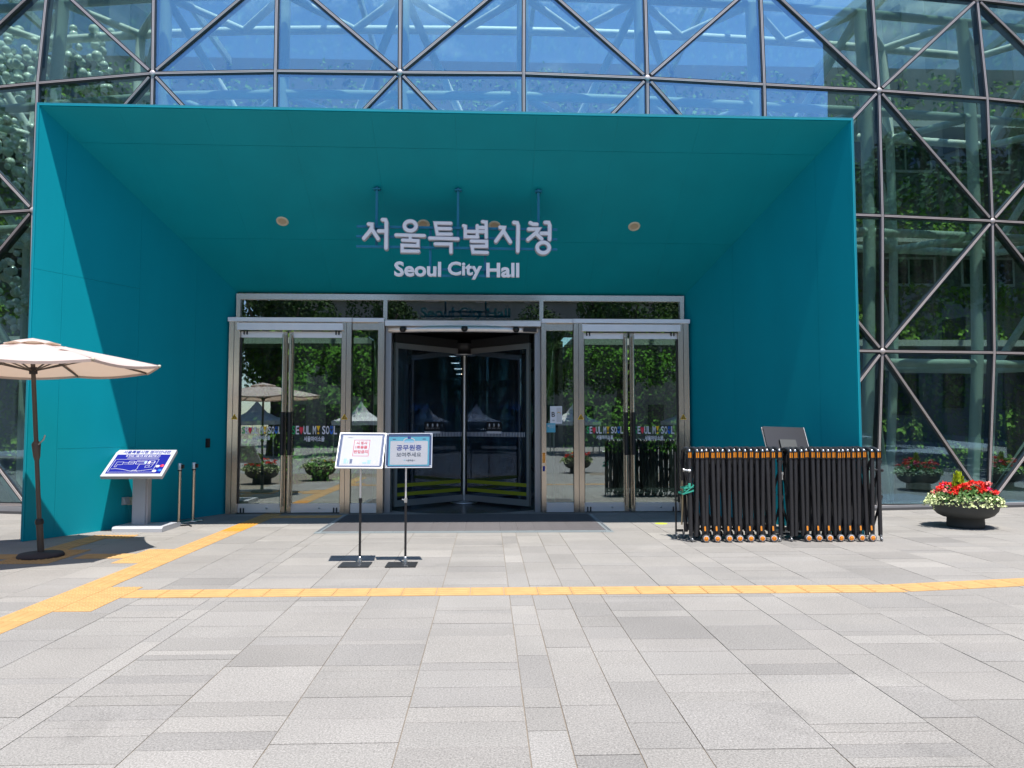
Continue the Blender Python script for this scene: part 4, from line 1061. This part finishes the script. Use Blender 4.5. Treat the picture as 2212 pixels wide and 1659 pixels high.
# ---- sockets, cable, intercom on the left wall
def wall_frame(y, z, s=-1):
    d = Vector((il.x - fl.x, YI - YF, 0)).normalized(); n_ = Vector((d.y, -d.x, 0))
    M4 = Matrix(((d.x, 0, n_.x, wallx(y, s)), (d.y, 0, n_.y, y), (0, 1, 0, z), (0, 0, 0, 1)))   # local x along wall, y up, z out
    return M4
def yw(u):                                      # wall Y seen at column u
    k = at(u, 1060, 1.0).x
    return (fl.x - (il.x - fl.x) / (YI - YF) * YF) / (k - (il.x - fl.x) / (YI - YF))
for u, label, m_ in ((270, 'white weatherproof socket box on the sunlit teal wall', M['white']), (282, 'ivory weatherproof socket box beside the map column', M['ivory'])):
    y_ = yw(u); t = thing('socket_box', label, 'socket'); t.matrix_local = wall_frame(y_, at(u, 1082, y_).z)
    MB().box(-.05, .05, -.055, .055, 0, .03).build('back_box', m_, t)
    MB().add([(-.04, -.045, .03), (.04, -.045, .03), (.04, .05, .03), (-.04, .05, .03), (-.035, -.04, .075), (.035, -.04, .075), (.035, .03, .045), (-.035, .03, .045)], [(4, 5, 6, 7), (0, 1, 5, 4), (1, 2, 6, 5), (2, 3, 7, 6), (3, 0, 4, 7)]).build('hinged_cover', m_, t)
y_ = yw(276); pz = at(276, 1092, y_)
a = wall_frame(y_, 0)
tag(MB().tube([a @ Vector(p) for p in ((0, pz.z, .03), (.02, pz.z - .12, .05), (.06, pz.z - .25, .04), (.05, .1, .05), (.12, .02, .06), (.3, .012, .1), (.6, .012, .14), (.75, .012, .3))], .007, 8).build('power_cable', M['teal']), 'teal painted power cable running from the sockets down the wall', 'cable')
tag(MB().tube([(-4.95, 11.4, .01), (-4.75, 11.5, .012), (-4.6, 11.35, .01), (-4.5, 11.42, .01), (-4.42, 11.3, .01)], .010, 8).build('floor_cable', M['black']), 'black cable lying on the paving behind the map stand base', 'cable')
y_ = yw(445); t = thing('intercom', 'small black intercom on the shaded teal wall left of the doors', 'intercom'); t.matrix_local = wall_frame(y_, at(445, 957, y_).z)
MB().box(-.035, .035, -.075, .075, 0, .03).build('body', M['black'], t)
for z_ in (.035, 0, -.035): MB().box(-.012, .012, z_ - .008, z_ + .008, .03, .034).build('button', M['aludark'], t)

# ---- notice stands
def notice(px_, label, tilt, which, u_c):
    g = gnd(px_, 1217); s = thing('notice_stand', label, 'sign', (g.x, g.y, 0), group='notice stands before the entrance')
    MB().box(-.19, .135, -.25, .03, 0, .012).build('base_plate', M['aludark'], s)
    MB().lathe([(.026, .012), (.026, .02), (.018, .05), (.018, .075), (0, .075)], n=14).build('foot_socket', M['chrome'], s)
    MB().box(-.0115, .0115, -.0115, .0115, .05, .70).build('lower_pole', M['black'], s)
    MB().box(-.016, .016, -.016, .016, .66, .71).build('clamp', M['black'] if which == 0 else M['chrome'], s)
    if which: MB().tube([(-.012, -.01, .69), (-.04, -.02, .70)], .007, 8).build('clamp_knob', M['chrome'], s)
    MB().box(-.0085, .0085, -.0085, .0085, .69, 1.14).build('upper_pole', M['steel_bright'], s)
    W2, H2 = .255, (.375 / math.cos(tilt) - .0) / 2
    pn = thing('panel', None, None); pn.parent = s
    xo = at(u_c, 973, g.y).x - g.x
    pn.matrix_local = Matrix.Translation((xo, -.03, at(u_c, 973, g.y - .04).z)) @ Matrix.Rotation(R(90) - tilt, 4, 'X') @ Matrix.Rotation(R(-.6 if which == 0 else 0.3), 4, 'Z')
    fx = lambda nm, m_, x0, x1, y0, y1, z0, z1: MB().box(x0, x1, y0, y1, z0, z1).build(nm, m_, pn)
    fx('backing', M['navy'], -W2 + .008, W2 - .008, -H2 + .008, H2 - .008, -.012, 0)
    for nm, q in (('frame', (-W2, W2, H2 - .0075, H2, -.014, .006)), ('frame', (-W2, W2, -H2, -H2 + .0075, -.014, .006)), ('frame', (-W2, -W2 + .0075, -H2 + .0076, H2 - .0076, -.014, .006)), ('frame', (W2 - .0075, W2, -H2 + .0076, H2 - .0076, -.014, .006))): fx(nm, M['steel_bright'], *q)
    for sx_ in (-1, 1):
        for sy_ in (-1, 1): MB().lathe([(.008, .001), (.007, .006), (0, .007)], (W2 - .018) * sx_, (H2 - .018) * sy_, 10).build('stud', M['chrome'], pn)
    T = lambda nm, body, m_, x, y, w_, h_, z=.003, o=.0006: text_obj(nm, body, .04, M[m_], pn, Matrix.Translation((x, y, z)), extrude=.0003, offset=o, width=w_, height=h_)
    if which == 0:
        fx('poster', M['whiteprint'], -.218, .218, -H2 + .03, H2 - .03, 0, .0012)
        def fr2(m_, x0, x1, y0, y1, t_, z): 
            mb = MB()
            for q in ((x0, x1, y1 - t_, y1), (x0, x1, y0, y0 + t_), (x0, x0 + t_, y0 + t_, y1 - t_), (x1 - t_, x1, y0 + t_, y1 - t_)): mb.box(*q, z - .0004, z)
            mb.build('printed_border', M[m_], pn)
        fr2('pink', -.205, .205, -H2 + .043, H2 - .043, .003, .0019)
        fr2('redprint', -.088, .088, -.075, .135, .006, .0021)
        T('red_text', '시 청사', 'redprint', 0, .094, .120, .040, o=.0014); T('red_text', '1회용품', 'redprint', 0, .040, .130, .040, o=.0014); T('red_text', '반입금지', 'redprint', 0, -.018, .152, .044, o=.0014)
        T('city_mark', '서울특별시', 'greytext', -.135, H2 - .06, .055, .011, o=0)
        for (x0, x1, h_, m_) in ((-.175, -.14, .062, 'paleblue'), (-.11, -.08, .056, 'navy'), (-.03, -.01, .03, 'pink'), (.03, .075, .02, 'paleblue'), (.08, .12, .045, 'paleblue'), (.15, .17, .028, 'pink'), (-.135, -.12, .04, 'paleblue')):
            mb = MB(); y0 = -H2 + .055; mb.poly([(x0 + .003, y0, .0023), (x1 - .003, y0, .0023), (x1, y0 + h_, .0023), (x0, y0 + h_, .0023)]); mb.build('printed_cup', M[m_], pn)
    else:
        fx('poster', M['tealprint'], -.222, .222, -H2 + .022, H2 - .04, 0, .0012)
        MB().poly([(p[0], p[1], .0020) for p in rrect(-.205, .205, -H2 + .034, H2 - .088, .012)]).build('printed_card', M['whiteprint'], pn)
        MB().poly([(p[0], p[1], .0026) for p in rrect(-.055, .055, H2 - .105, H2 - .085, .004)]).build('printed_clip', M['paleblue'], pn)
        mb = MB(); n_ = 14
        for i in range(n_):
            a0, a1 = math.pi * i / n_, math.pi * (i + 1) / n_
            mb.poly([(math.cos(q) * rx, H2 - .085 + math.sin(q) * ry, .0024) for q, rx, ry in ((a0, .066, .034), (a1, .066, .034), (a1, .054, .024), (a0, .054, .024))])
        mb.build('printed_clip_loop', M['whiteprint'], pn); MB().poly([(-.018, H2 - .062, .0028), (.018, H2 - .062, .0028), (.018, H2 - .04, .0028), (-.018, H2 - .04, .0028)]).build('printed_strap', M['bluetext'], pn)
        for sx_ in (-1, 1): MB().poly([(p[0], p[1], .0020) for p in rrect(.165 * sx_ - .018, .165 * sx_ + .018, H2 - .072, H2 - .062, .003)]).build('printed_slot', M['navy'], pn)
        T('blue_text', '공무원증', 'bluetext', 0, .030, .275, .064, o=.0008); T('grey_text', '보여주세요', 'greytext', 0, -.048, .27, .050)
        T('city_mark', '서울특별시', 'greytext', .018, -.112, .10, .02, o=0)
        MB().poly([(-.055, -.12, .003), (-.046, -.104, .003), (-.035, -.102, .003), (-.043, -.112, .003)]).poly([(-.068, -.107, .003), (-.056, -.105, .003), (-.058, -.11, .003)]).build('city_emblem', M['tealprint'], pn)
    MB().box(-W2 + .01, W2 - .01, -H2 + .01, H2 - .01, .0042, .0052).build('acrylic_cover', M['clearg'], pn)
notice(777, 'notice stand with red boxed Korean text on a backward tilted white poster', R(33), 0, 781)
notice(875.5, 'notice stand with teal poster showing a white badge and blue Korean text', R(14), 1, 884)

# ---- folded barriers
YBAR = 9.60
bx = lambda cpx: at(1437.3 + cpx * .2232, 1050, YBAR).x
T1 = [240, 300, 357, 410, 463, 515, 568, 621, 674, 727, 777, 830, 885, 938, 995, 1050, 1105]
T2 = [1208, 1270, 1322, 1380, 1432, 1483, 1530, 1580, 1628, 1678, 1726, 1777, 1822, 1873, 1930, 2000, 2070]
wheel_mb = MB(); RX = Matrix.Rotation(R(90), 4, 'X')
wheel_me = MB().lathe([(.0, .014), (.028, .014), (.033, .018), (.047, .016), (.05, .008), (.05, -.014), (.046, -.02), (0, -.02)], n=24, mtx=RX).mesh('wheel', M['tyre'])
for p_ in wheel_me.polygons: p_.use_smooth = True
rim_me = MB().lathe([(.031, .0185), (.0375, .0185), (.0375, .012)], n=24, mtx=RX).mesh('rim', M['whiteprint'])
hubm = MB()
hubm.lathe([(0, .024), (.012, .024), (.014, .018), (.030, .0165)], n=18, mtx=RX)
for k in range(6):
    a = 2 * math.pi * k / 6; hubm.bar((math.cos(a) * .008, -.021, math.sin(a) * .008), (math.cos(a) * .029, -.021, math.sin(a) * .029), .009, .006)
hub_me = hubm.mesh('hub', M['orange'])
arm_me = MB().box(-.012, .012, -.004, .012, .04, .12).box(-.019, .019, -.012, .0, .105, .19).mesh('wheel_bracket', M['black'])
ref_me = MB().poly([(p[0], -.0135, p[1]) for p in rrect(-.0105, .0105, .118, .178, .006)], .002, Vector((0, -1, 0))).mesh('reflector', M['orange'])
def hoop_mesh(lx=0.0, depth=.36):
    pts = [(lx, 0, .075), (lx * .3, 0, .62), (0, 0, 1.08)]
    for i in range(1, 8):
        a = math.pi * i / 8; pts.append((0 + .012 * math.sin(a), depth / 2 - math.cos(a) * depth / 2, 1.13 + math.sin(a) * .075))
    pts += [(.0, depth, 1.08), (.036 - lx, depth, .085)]
    return MB().tube(pts, .0268, 12).mesh('hoop', M['blacktube'])
hm = [hoop_mesh(.012), hoop_mesh(-.016), hoop_mesh(.004)]
band_me = MB().tube([(0, 0, 1.09), (0, 0, 1.16)], .0275, 16).mesh('orange_band', M['orange'])
bandj_me = MB().box(-.004, .004, -.031, -.0265, 1.085, 1.165).box(-.034, -.024, -.03, .01, 1.075, 1.175).box(.024, .034, -.03, .01, 1.075, 1.175).tube([(0, 0, 1.070), (0, 0, 1.0895)], .0295, 14).tube([(0, 0, 1.1605), (0, 0, 1.172)], .029, 14).mesh('band_joint', M['black'])
cap_me = MB().lathe([(.020, 1.165), (.018, 1.19), (.010, 1.198), (0, 1.2)], n=14).mesh('cap', M['chrome'])
caster_me = MB().box(-.012, .012, -.02, .02, .06, .085).add([(-.014, -.03, .02), (-.014, .01, .07), (-.014, -.01, .075), (.014, -.03, .02), (.014, .01, .07), (.014, -.01, .075)], [(0, 1, 2), (3, 5, 4), (0, 3, 4, 1)]).lathe([(0, -.009), (.026, -.009), (.028, 0), (.026, .009), (0, .009)], n=18, mtx=Matrix.Translation((0, -.02, .028)) @ Matrix.Rotation(R(75), 4, 'Y')).mesh('caster', M['alu'])
def barrier(ts, wh, label):
    x_m = bx(sum(ts) / len(ts)); t = thing('folding_barrier', label, 'barrier', (x_m, YBAR, 0), group='folded black concertina barriers')
    for i, q in enumerate(ts):
        x_ = bx(q) - x_m; end = i in (0, len(ts) - 1); me = hm[2] if end else hm[i % 2]
        tr = Matrix.Translation((x_ + random.uniform(-.004, .004), random.uniform(-.012, .012), random.uniform(-.006, .004))) @ Matrix.Rotation(R(random.uniform(-.5, .5)), 4, 'Y') @ Matrix.Rotation(R(random.uniform(-3, 3)), 4, 'Z')
        h_ = inst('hoop', me, t, tr)
        inst('orange_band', band_me, h_); inst('band_joint', bandj_me, h_); inst('cap', cap_me, h_)
        if i < len(ts) - 1: MB().bar((x_ + .038, .14, .12), (x_ + .030 + random.uniform(-.006, .006), .20, 1.12), .052, .006).build('lattice_arm', M['blacktube'], t)
        if end:
            for dy in (0, .36): inst('caster', caster_me, t, Matrix.Translation((x_, dy, 0)) @ Matrix.Rotation(R(random.uniform(-50, 50)), 4, 'Z'))
    for q in wh:
        x_ = bx(q) - x_m; tr = Matrix.Translation((x_, -.05, .05)) @ Matrix.Rotation(R(random.uniform(-14, 10)), 4, 'Z')
        w_ = inst('wheel', wheel_me, t, tr @ Matrix.Rotation(R(random.uniform(0, 60)), 4, 'Y')); inst('rim', rim_me, w_); inst('hub', hub_me, w_)
        k = inst('wheel_bracket', arm_me, t, Matrix.Translation((x_ - .004, -.045, .03)) @ Matrix.Rotation(R(-3), 4, 'Y')); inst('reflector', ref_me, k)
        tr2 = Matrix.Translation((x_ + .01, .40, .05)); inst('rear_wheel', wheel_me, t, tr2)
    x0, x1 = bx(ts[0]) - x_m, bx(ts[-1]) - x_m
    n_ = 9; xa_ = x0 - .04; st = (x1 - x0 + .10) / n_
    for zz in (.14, .60):
        for i in range(n_):
            a, b = xa_ + st * i, xa_ + st * (i + 1)
            MB().bar((a, .05, zz), (b, .05, zz + .45), .03, .006).build('lattice_arm', M['blacktube'], t); MB().bar((a, .31, zz + .45), (b, .31, zz), .03, .006).build('lattice_arm', M['blacktube'], t)
    B(x0 - .01, x1 + .01, .172, .188, 1.0, 1.03).build('slide_rail', M['aludark'], t); B(x0 - .01, x1 + .01, .172, .188, .13, .16).build('slide_rail', M['aludark'], t)
    return t, x0, x1
b1, x0, x1 = barrier(T1, [375, 485, 598, 700, 805, 915, 1028], 'folded black barrier with green strap, left of the two, orange wheels')
mb = MB().tube([(x0 - .09, -.03, .93), (x0 + .0, -.03, .92)], .012, 10).tube([(x0 - .10, -.03, .93), (x0 - .085, -.03, .93)], .021, 12).tube([(x0 - .03, -.035, .92), (x0 - .01, -.035, .92)], .021, 12); mb.build('latch_rod', M['chrome'], b1)
MB().bar((x0 - .005, .36, .10), (x0 - .1, .36, .10), .03, .03).tube([(x0 - .1, .36, .06), (x0 - .1, .36, 1.15)], .012, 10).build('end_frame', M['blacktube'], b1)
MB().tube([(x0 - .07, .18, .2), (x0 - .055, .17, .5), (x0 - .06, .16, .78)], .012, 8).build('end_rod', mat('brass_rod', (.45, .36, .22), .4, .6), b1)
inst('caster', caster_me, b1, Matrix.Translation((x0 - .1, .36, 0)))
mb = MB(); mb.box(x1 + .02, x1 + .055, .0, .012, .86, .90); mb.tube([(x1 + .035, -.01, .88), (x1 + .035, -.01, .80)], .01, 8); mb.build('end_latch', M['chrome'], b1)
b2, x0b, x1b = barrier(T2, [1357, 1460, 1562, 1667, 1767, 1868, 1972], 'folded black barrier, right of the two, nearer the flower bowl')
MB().tube([(x1b - .13, .0, .93), (x1b + .05, .0, .92)], .012, 10).tube([(x1b + .035, .0, .92), (x1b + .055, .0, .92)], .02, 12).build('latch_rod', M['blacktube'], b2)
MB().tube([(x1b - .12, .1, .95), (x1b - .06, .1, .4), (x1b - .1, .1, .1)], .015, 8).build('end_rod', M['blacktube'], b2)
# green strap round the first posts
sx0 = b1.location.x + x0
st = MB()
def band_loop(z0, z1, ya, yb_, xa_, xb_, w_=.018):
    pts = [(xa_, ya, z0), (xb_, ya - .012, z1), (xb_ + .006, (ya + yb_) / 2, z1), (xb_, yb_, z1), (xa_, yb_, z0), (xa_ - .006, (ya + yb_) / 2, z0), (xa_, ya, z0)]
    for a, b in zip(pts, pts[1:]): st.bar(a, b, .004, w_, up=Vector((0, 0, 1)))
band_loop(.695, .71, YBAR - .028, YBAR + .14, sx0 - .09, sx0 + .032); band_loop(.62, .665, YBAR - .03, YBAR + .2, sx0 - .105, sx0 + .033); band_loop(.635, .735, YBAR - .034, YBAR + .16, sx0 - .08, sx0 + .034, .014)
st.box(sx0 - .035, sx0 - .005, YBAR - .045, YBAR - .03, .70, .76)
tag(st.build('tie_strap', M['strap']), 'green strap tied round the first posts of the left folded barrier', 'strap')

# ---- monitor on a stand behind the barriers
ms = thing('screen_stand', 'black flat screen seen from behind, leaning above the folded barriers', 'screen', (at(1700, 1000, 10.45).x, 10.45, 0))
cz = ms.location
MB().lathe([(0, 0), (.24, 0), (.24, .015), (.04, .03), (0, .03)], n=28).build('base', M['aludark'], ms)
MB().tube([(0, 0, .02), (0, 0, 1.25)], .025, 12).build('pole', M['aludark'], ms)
sp = thing('display', None, None); sp.parent = ms; sp.matrix_local = Matrix.Translation((.0, .03, at(1690, 946, 10.45).z - .03)) @ Matrix.Rotation(R(6), 4, 'Z') @ Matrix.Rotation(R(-28), 4, 'X') @ Matrix.Rotation(R(2), 4, 'Y')
MB().box(-.31, .31, -.02, .012, -.22, .20).build('back_case', M['screen'], sp)
MB().box(-.315, .315, .013, .03, -.225, .205).build('silver_bezel', M['steel_bright'], sp)
MB().box(.311, .316, -.02, .0129, -.225, .205).build('side_trim', M['steel_bright'], sp)
MB().box(-.12, .12, -.055, -.021, -.20, -.02).build('mount', mat('mount_grey', (.05, .055, .055), .6), sp)
# floor sticker
g = gnd(1428, 1131)
fs_ = MB().lathe([(.10, .001), (.095, .003), (0, .003)], n=28); tag(fs_.build('floor_sticker', M['stick'], loc=(g.x, g.y, .0)), 'round yellow green floor sticker on paving in front of right doors', 'sticker')

# ---- flower bowl
def flower_bowl(x, y, label, s=1.0, flowers=('petr', 'petm', 'petp'), group='round charcoal planters', cone=True, n=1.0):
    t = thing('flower_bowl', label, 'planter', (x, y, 0), group=group)
    prof = [(0, 0), (.245, 0), (.25, .03), (.245, .145), (.30, .15), (.37, .185), (.425, .25), (.448, .33), (.45, .395), (.46, .41), (.44, .415), (.43, .39), (0, .375)]
    MB().lathe([(a * s, b * s) for a, b in prof], n=40).build('bowl', M['potm'], t)
    MB().lathe([(.425 * s, .392 * s), (0, .40 * s)], n=24).build('soil', M['soil'], t)
    def ringpts(k, r0, r1, z0, z1):
        a = rng.uniform(0, 2 * math.pi, k); r_ = np.sqrt(rng.uniform(r0 ** 2, r1 ** 2, k)); return np.stack([r_ * np.cos(a) * s, r_ * np.sin(a) * s, rng.uniform(z0, z1, k) * s], 1)
    k = int(1500 * n); P = ringpts(k, 0, .47, .40, .60); rr_ = np.hypot(P[:, 0], P[:, 1]) / s; P[:, 2] = (.40 + rng.uniform(0, 1, k) * (.25 - .22 * (rr_ / .5) ** 2)) * s
    leaves('leafy_mound', P, np.stack([P[:, 0] * 1.5, P[:, 1] * 1.5, np.full(k, .6)], 1), .05 * s, M['gleaf'], t, kind='stuff', aspect=.9)
    k = int(1350 * n); P = ringpts(k, .36, .50, .36, .47); rr_ = np.hypot(P[:, 0], P[:, 1]) / s; P[:, 2] -= np.clip(rr_ - .45, 0, 1) * .9 * s
    spill = int(120 * n); a = rng.uniform(math.pi * .93, math.pi * 1.1, spill); r_ = rng.uniform(.46, .60, spill); P2_ = np.stack([r_ * np.cos(a) * s, r_ * np.sin(a) * s, (.47 - (r_ - .46) * .9 + rng.normal(0, .025, spill)) * s], 1)
    P = np.vstack([P, P2_])
    leaves('trailing_foliage', P, np.stack([P[:, 0], P[:, 1], np.full(len(P), .5)], 1), .038 * s, M['pale'], t, kind='stuff', aspect=.85)
    if cone:
        c0 = Vector((-.08, .02, .42)) * s; k = int(700 * n); z_ = rng.uniform(0, 1, k) ** 1.1; a = rng.uniform(0, 2 * math.pi, k); r_ = (.115 * (1 - z_) ** .6 + .01) * s * rng.uniform(.5, 1, k)
        P = np.stack([c0.x + r_ * np.cos(a), c0.y + r_ * np.sin(a), c0.z + z_ * .36 * s], 1)
        N_ = np.stack([np.cos(a), np.sin(a), np.full(k, .1)], 1)
        o = leaves('dwarf_conifer', P, N_, .062 * s, M['lime'], t, kind='stuff', aspect=.22, jitter=.5, droop=-3.5)
    heads = []
    rr2 = random.Random(5)
    for i in range(30):
        a = 2 * math.pi * i / 30 * 7 + rr2.uniform(-.2, .2); r_ = rr2.uniform(.20, .43); fm = flowers[rr2.choice([0, 0, 0, 1, 1, 2]) if math.cos(a) > .3 or math.cos(a) < -.5 else 0]
        heads.append((r_ * math.cos(a) * s, r_ * math.sin(a) * s * .9, (.63 - .09 * r_ / .43 + rr2.uniform(-.05, .08)) * s, fm))
    for hx, hy, hz, fm in heads:
        k = int(75 * max(n, .5)); d = rng.normal(0, 1, (k, 3)); d /= np.linalg.norm(d, axis=1)[:, None]; d[:, 2] = np.abs(d[:, 2]) * .8
        P = np.array([hx, hy, hz]) + d * np.array([.062, .062, .042]) * s * rng.uniform(.6, 1, (k, 1))
        fo = leaves('flower_head', P, d, .028 * s, M[fm], t, aspect=.9)
        MB().tube([(hx * .7, hy * .7, .43 * s), (hx, hy, hz)], .003 * s, 5).build('stem', M['gleaf'], fo)
    return t
g = gnd(2087, 1140)
flower_bowl(g.x + .06, g.y + .1, 'charcoal bowl of red and magenta geraniums with lime conifer before the glass wall')

# ================================================================== BEHIND AND BESIDE THE CAMERA (seen in the reflections)
flower_bowl(-5.9, 6.2, 'charcoal planter of red flowers outside the view, mirrored in the left door', .95, ('petr', 'petw', 'petr'), n=.5)
flower_bowl(-4.65, 5.0, 'charcoal planter of yellow and white flowers mirrored beside the red one', .95, ('petw', 'yel_d', 'petw'), cone=False, n=.5)
flower_bowl(10.45, 10.9, 'charcoal planter of red geraniums mirrored in the right glass wall', 1.0, n=.6)
flower_bowl(12.35, 11.7, 'charcoal planter of red geraniums mirrored at the right picture edge', 1.0, n=.6)
flower_bowl(2.9, 2.0, 'charcoal planter mirrored in the revolving door', 1.0, ('petr', 'petw', 'petr'), cone=False, n=.5)
def crown_mesh(seed, n_=17000):
    g_ = np.random.default_rng(seed); cl = g_.normal(0, 1, (26, 3)); cl /= np.linalg.norm(cl, axis=1)[:, None]; cl *= g_.uniform(.25, .82, (26, 1)); cl[:, 2] *= .85
    idx = g_.integers(0, 26, n_); d = g_.normal(0, 1, (n_, 3)); d /= np.linalg.norm(d, axis=1)[:, None]
    P = cl[idx] + d * (g_.uniform(.6, 1, n_) ** .5)[:, None] * g_.uniform(.22, .36, (26, 1))[idx]
    o = leaves('crown', P, d + [0, 0, .3], .05, M['treeleaf'], aspect=.7); me = o.data; bpy.data.objects.remove(o); return me
crowns = [crown_mesh(s_) for s_ in (3, 4, 5)]
tk = MB().tube([(0, 0, 0), (.02, 0, .25), (-.01, .02, .5), (.03, 0, .62)], [.045, .034, .028, .018], 10)
for k in range(6):
    a = k * 1.05; tk.tube([(0, 0, .38 + .03 * k), (math.cos(a) * .14, math.sin(a) * .14, .55 + .03 * k), (math.cos(a) * .25, math.sin(a) * .25, .74 + .02 * k)], [.018, .012, .006], 6)
trunk_me = tk.mesh('trunk', M['bark'])
TREES = [(-15, -6, 12, 4.4), (-11, -13, 10, 4), (-6.5, -15.5, 9, 3.6), (-2.5, -19, 8.5, 3.4), (3, -18, 9, 3.6), (7.5, -15, 10, 4), (12, -12, 11, 4.2), (15.5, -5, 12, 4.4), (-19, 2, 13, 4.8), (19, 1, 13, 4.8), (-23, -9, 14, 5), (23, -8, 14, 5), (17.5, 9, 11, 4), (-17.5, 9.5, 11, 4)]
names = ['far left beside the grey block', 'left behind the photographer', 'left of centre across the plaza', 'nearest the centre of the plaza', 'right of centre across the plaza', 'right behind the photographer', 'right before the stone block', 'far right beside the stone block', 'left end of the facade row', 'right end of the facade row', 'tall one against the left block', 'tall one against the right block', 'just beyond the right end of the glass', 'just beyond the left end of the glass']
for i, (x, y, h, r_) in enumerate(TREES):
    t = thing('plaza_tree', 'dense dark plaza tree seen only in reflection, ' + names[i], 'tree', (x, y, 0), rz=i * .9, group='trees across the plaza')
    inst('trunk', trunk_me, t, Matrix.Diagonal((h, h, h, 1))); inst('crown', crowns[i % 3], t, Matrix.Translation((0, 0, h * .64)) @ Matrix.Diagonal((r_, r_, h * .42, 1)))
def block(x0, x1, y0, y1, h, label, faces):
    b = thing('stone_building', label, 'building'); B(x0, x1, y0, y1, 0, h).build('wall', M['facadeb'], b); B(x0 - .3, x1 + .3, y0 - .3, y1 + .3, h, h + .6).build('cornice', M['ledge'], b)
    me = MB().box(-.6, .6, 0, .05, 0, 1.7).mesh('window', M['darkwin'])
    if 'n' in faces:
        for fx_ in np.arange(x0 + 1.8, x1 - 1.2, 2.7):
            for fz in np.arange(1.4, h - 2.2, 3.2): inst('window', me, b, Matrix.Translation((fx_, y1, fz)))
    if 'side' in faces:
        xs_ = x1 if x0 < 0 else x0; 
        for fy in np.arange(y0 + 1.8, y1 - 1.2, 2.7):
            for fz in np.arange(1.4, h - 2.2, 3.2): inst('window', me, b, Matrix.Translation((xs_ + (.0 if x0 < 0 else -.05), fy, fz)) @ Matrix.Rotation(R(-90), 4, 'Z') if x0 < 0 else Matrix.Translation((xs_, fy, fz)) @ Matrix.Rotation(R(90), 4, 'Z'))
block(-62, -29, -14, 8, 27, 'tall grey stone block left of the plaza, mirrored in the left glass', ('n', 'side'))
block(29, 62, -14, 8, 27, 'tall grey stone block right of the plaza, mirrored in the right glass', ('n', 'side'))
block(-16, 20, -44, -30, 11, 'low stone hall across the plaza, mirrored above the doors', ('n',))
def tent(x, y, label, s=.85):
    t = thing('canopy_tent', label, 'tent', (x, y, 0), group='white peaked tents on the plaza')
    for sx_ in (-1, 1):
        for sy_ in (-1, 1): MB().tube([(1.4 * sx_ * s, 1.4 * sy_ * s, 0), (1.4 * sx_ * s, 1.4 * sy_ * s, 1.75)], .03, 8).build('leg', M['alu'], t)
    mb = MB(); c4 = [(-1.5, -1.5), (1.5, -1.5), (1.5, 1.5), (-1.5, 1.5)]
    prof = [(1, 1.75), (.6, 1.95), (.3, 2.2), (.08, 2.6), (0, 2.8)]
    vs = [(a * f * s, b * f * s, z) for f, z in prof for a, b in c4]
    mb.add(vs, [(i * 4 + k, i * 4 + (k + 1) % 4, (i + 1) * 4 + (k + 1) % 4, (i + 1) * 4 + k) for i in range(4) for k in range(4)]); mb.build('roof', M['tent'], t)
    mb = MB()
    for k in range(4):
        a, b = c4[k], c4[(k + 1) % 4]; mb.add([(a[0] * s, a[1] * s, 1.55), (b[0] * s, b[1] * s, 1.55), (b[0] * s, b[1] * s, 1.75), (a[0] * s, a[1] * s, 1.75)], [(0, 1, 2, 3)])
    mb.build('valance', M['tent'], t)
for i, (x, y) in enumerate(((-11.5, -11.5), (-6.5, -12.5), (-2.2, -13), (4.6, -13.5), (10.5, -12))):
    tent(x, y, 'white peaked canopy tent seen in the door reflections, ' + ['leftmost of five', 'second from left', 'mirrored in the revolving door', 'fourth from left', 'rightmost of five'][i])
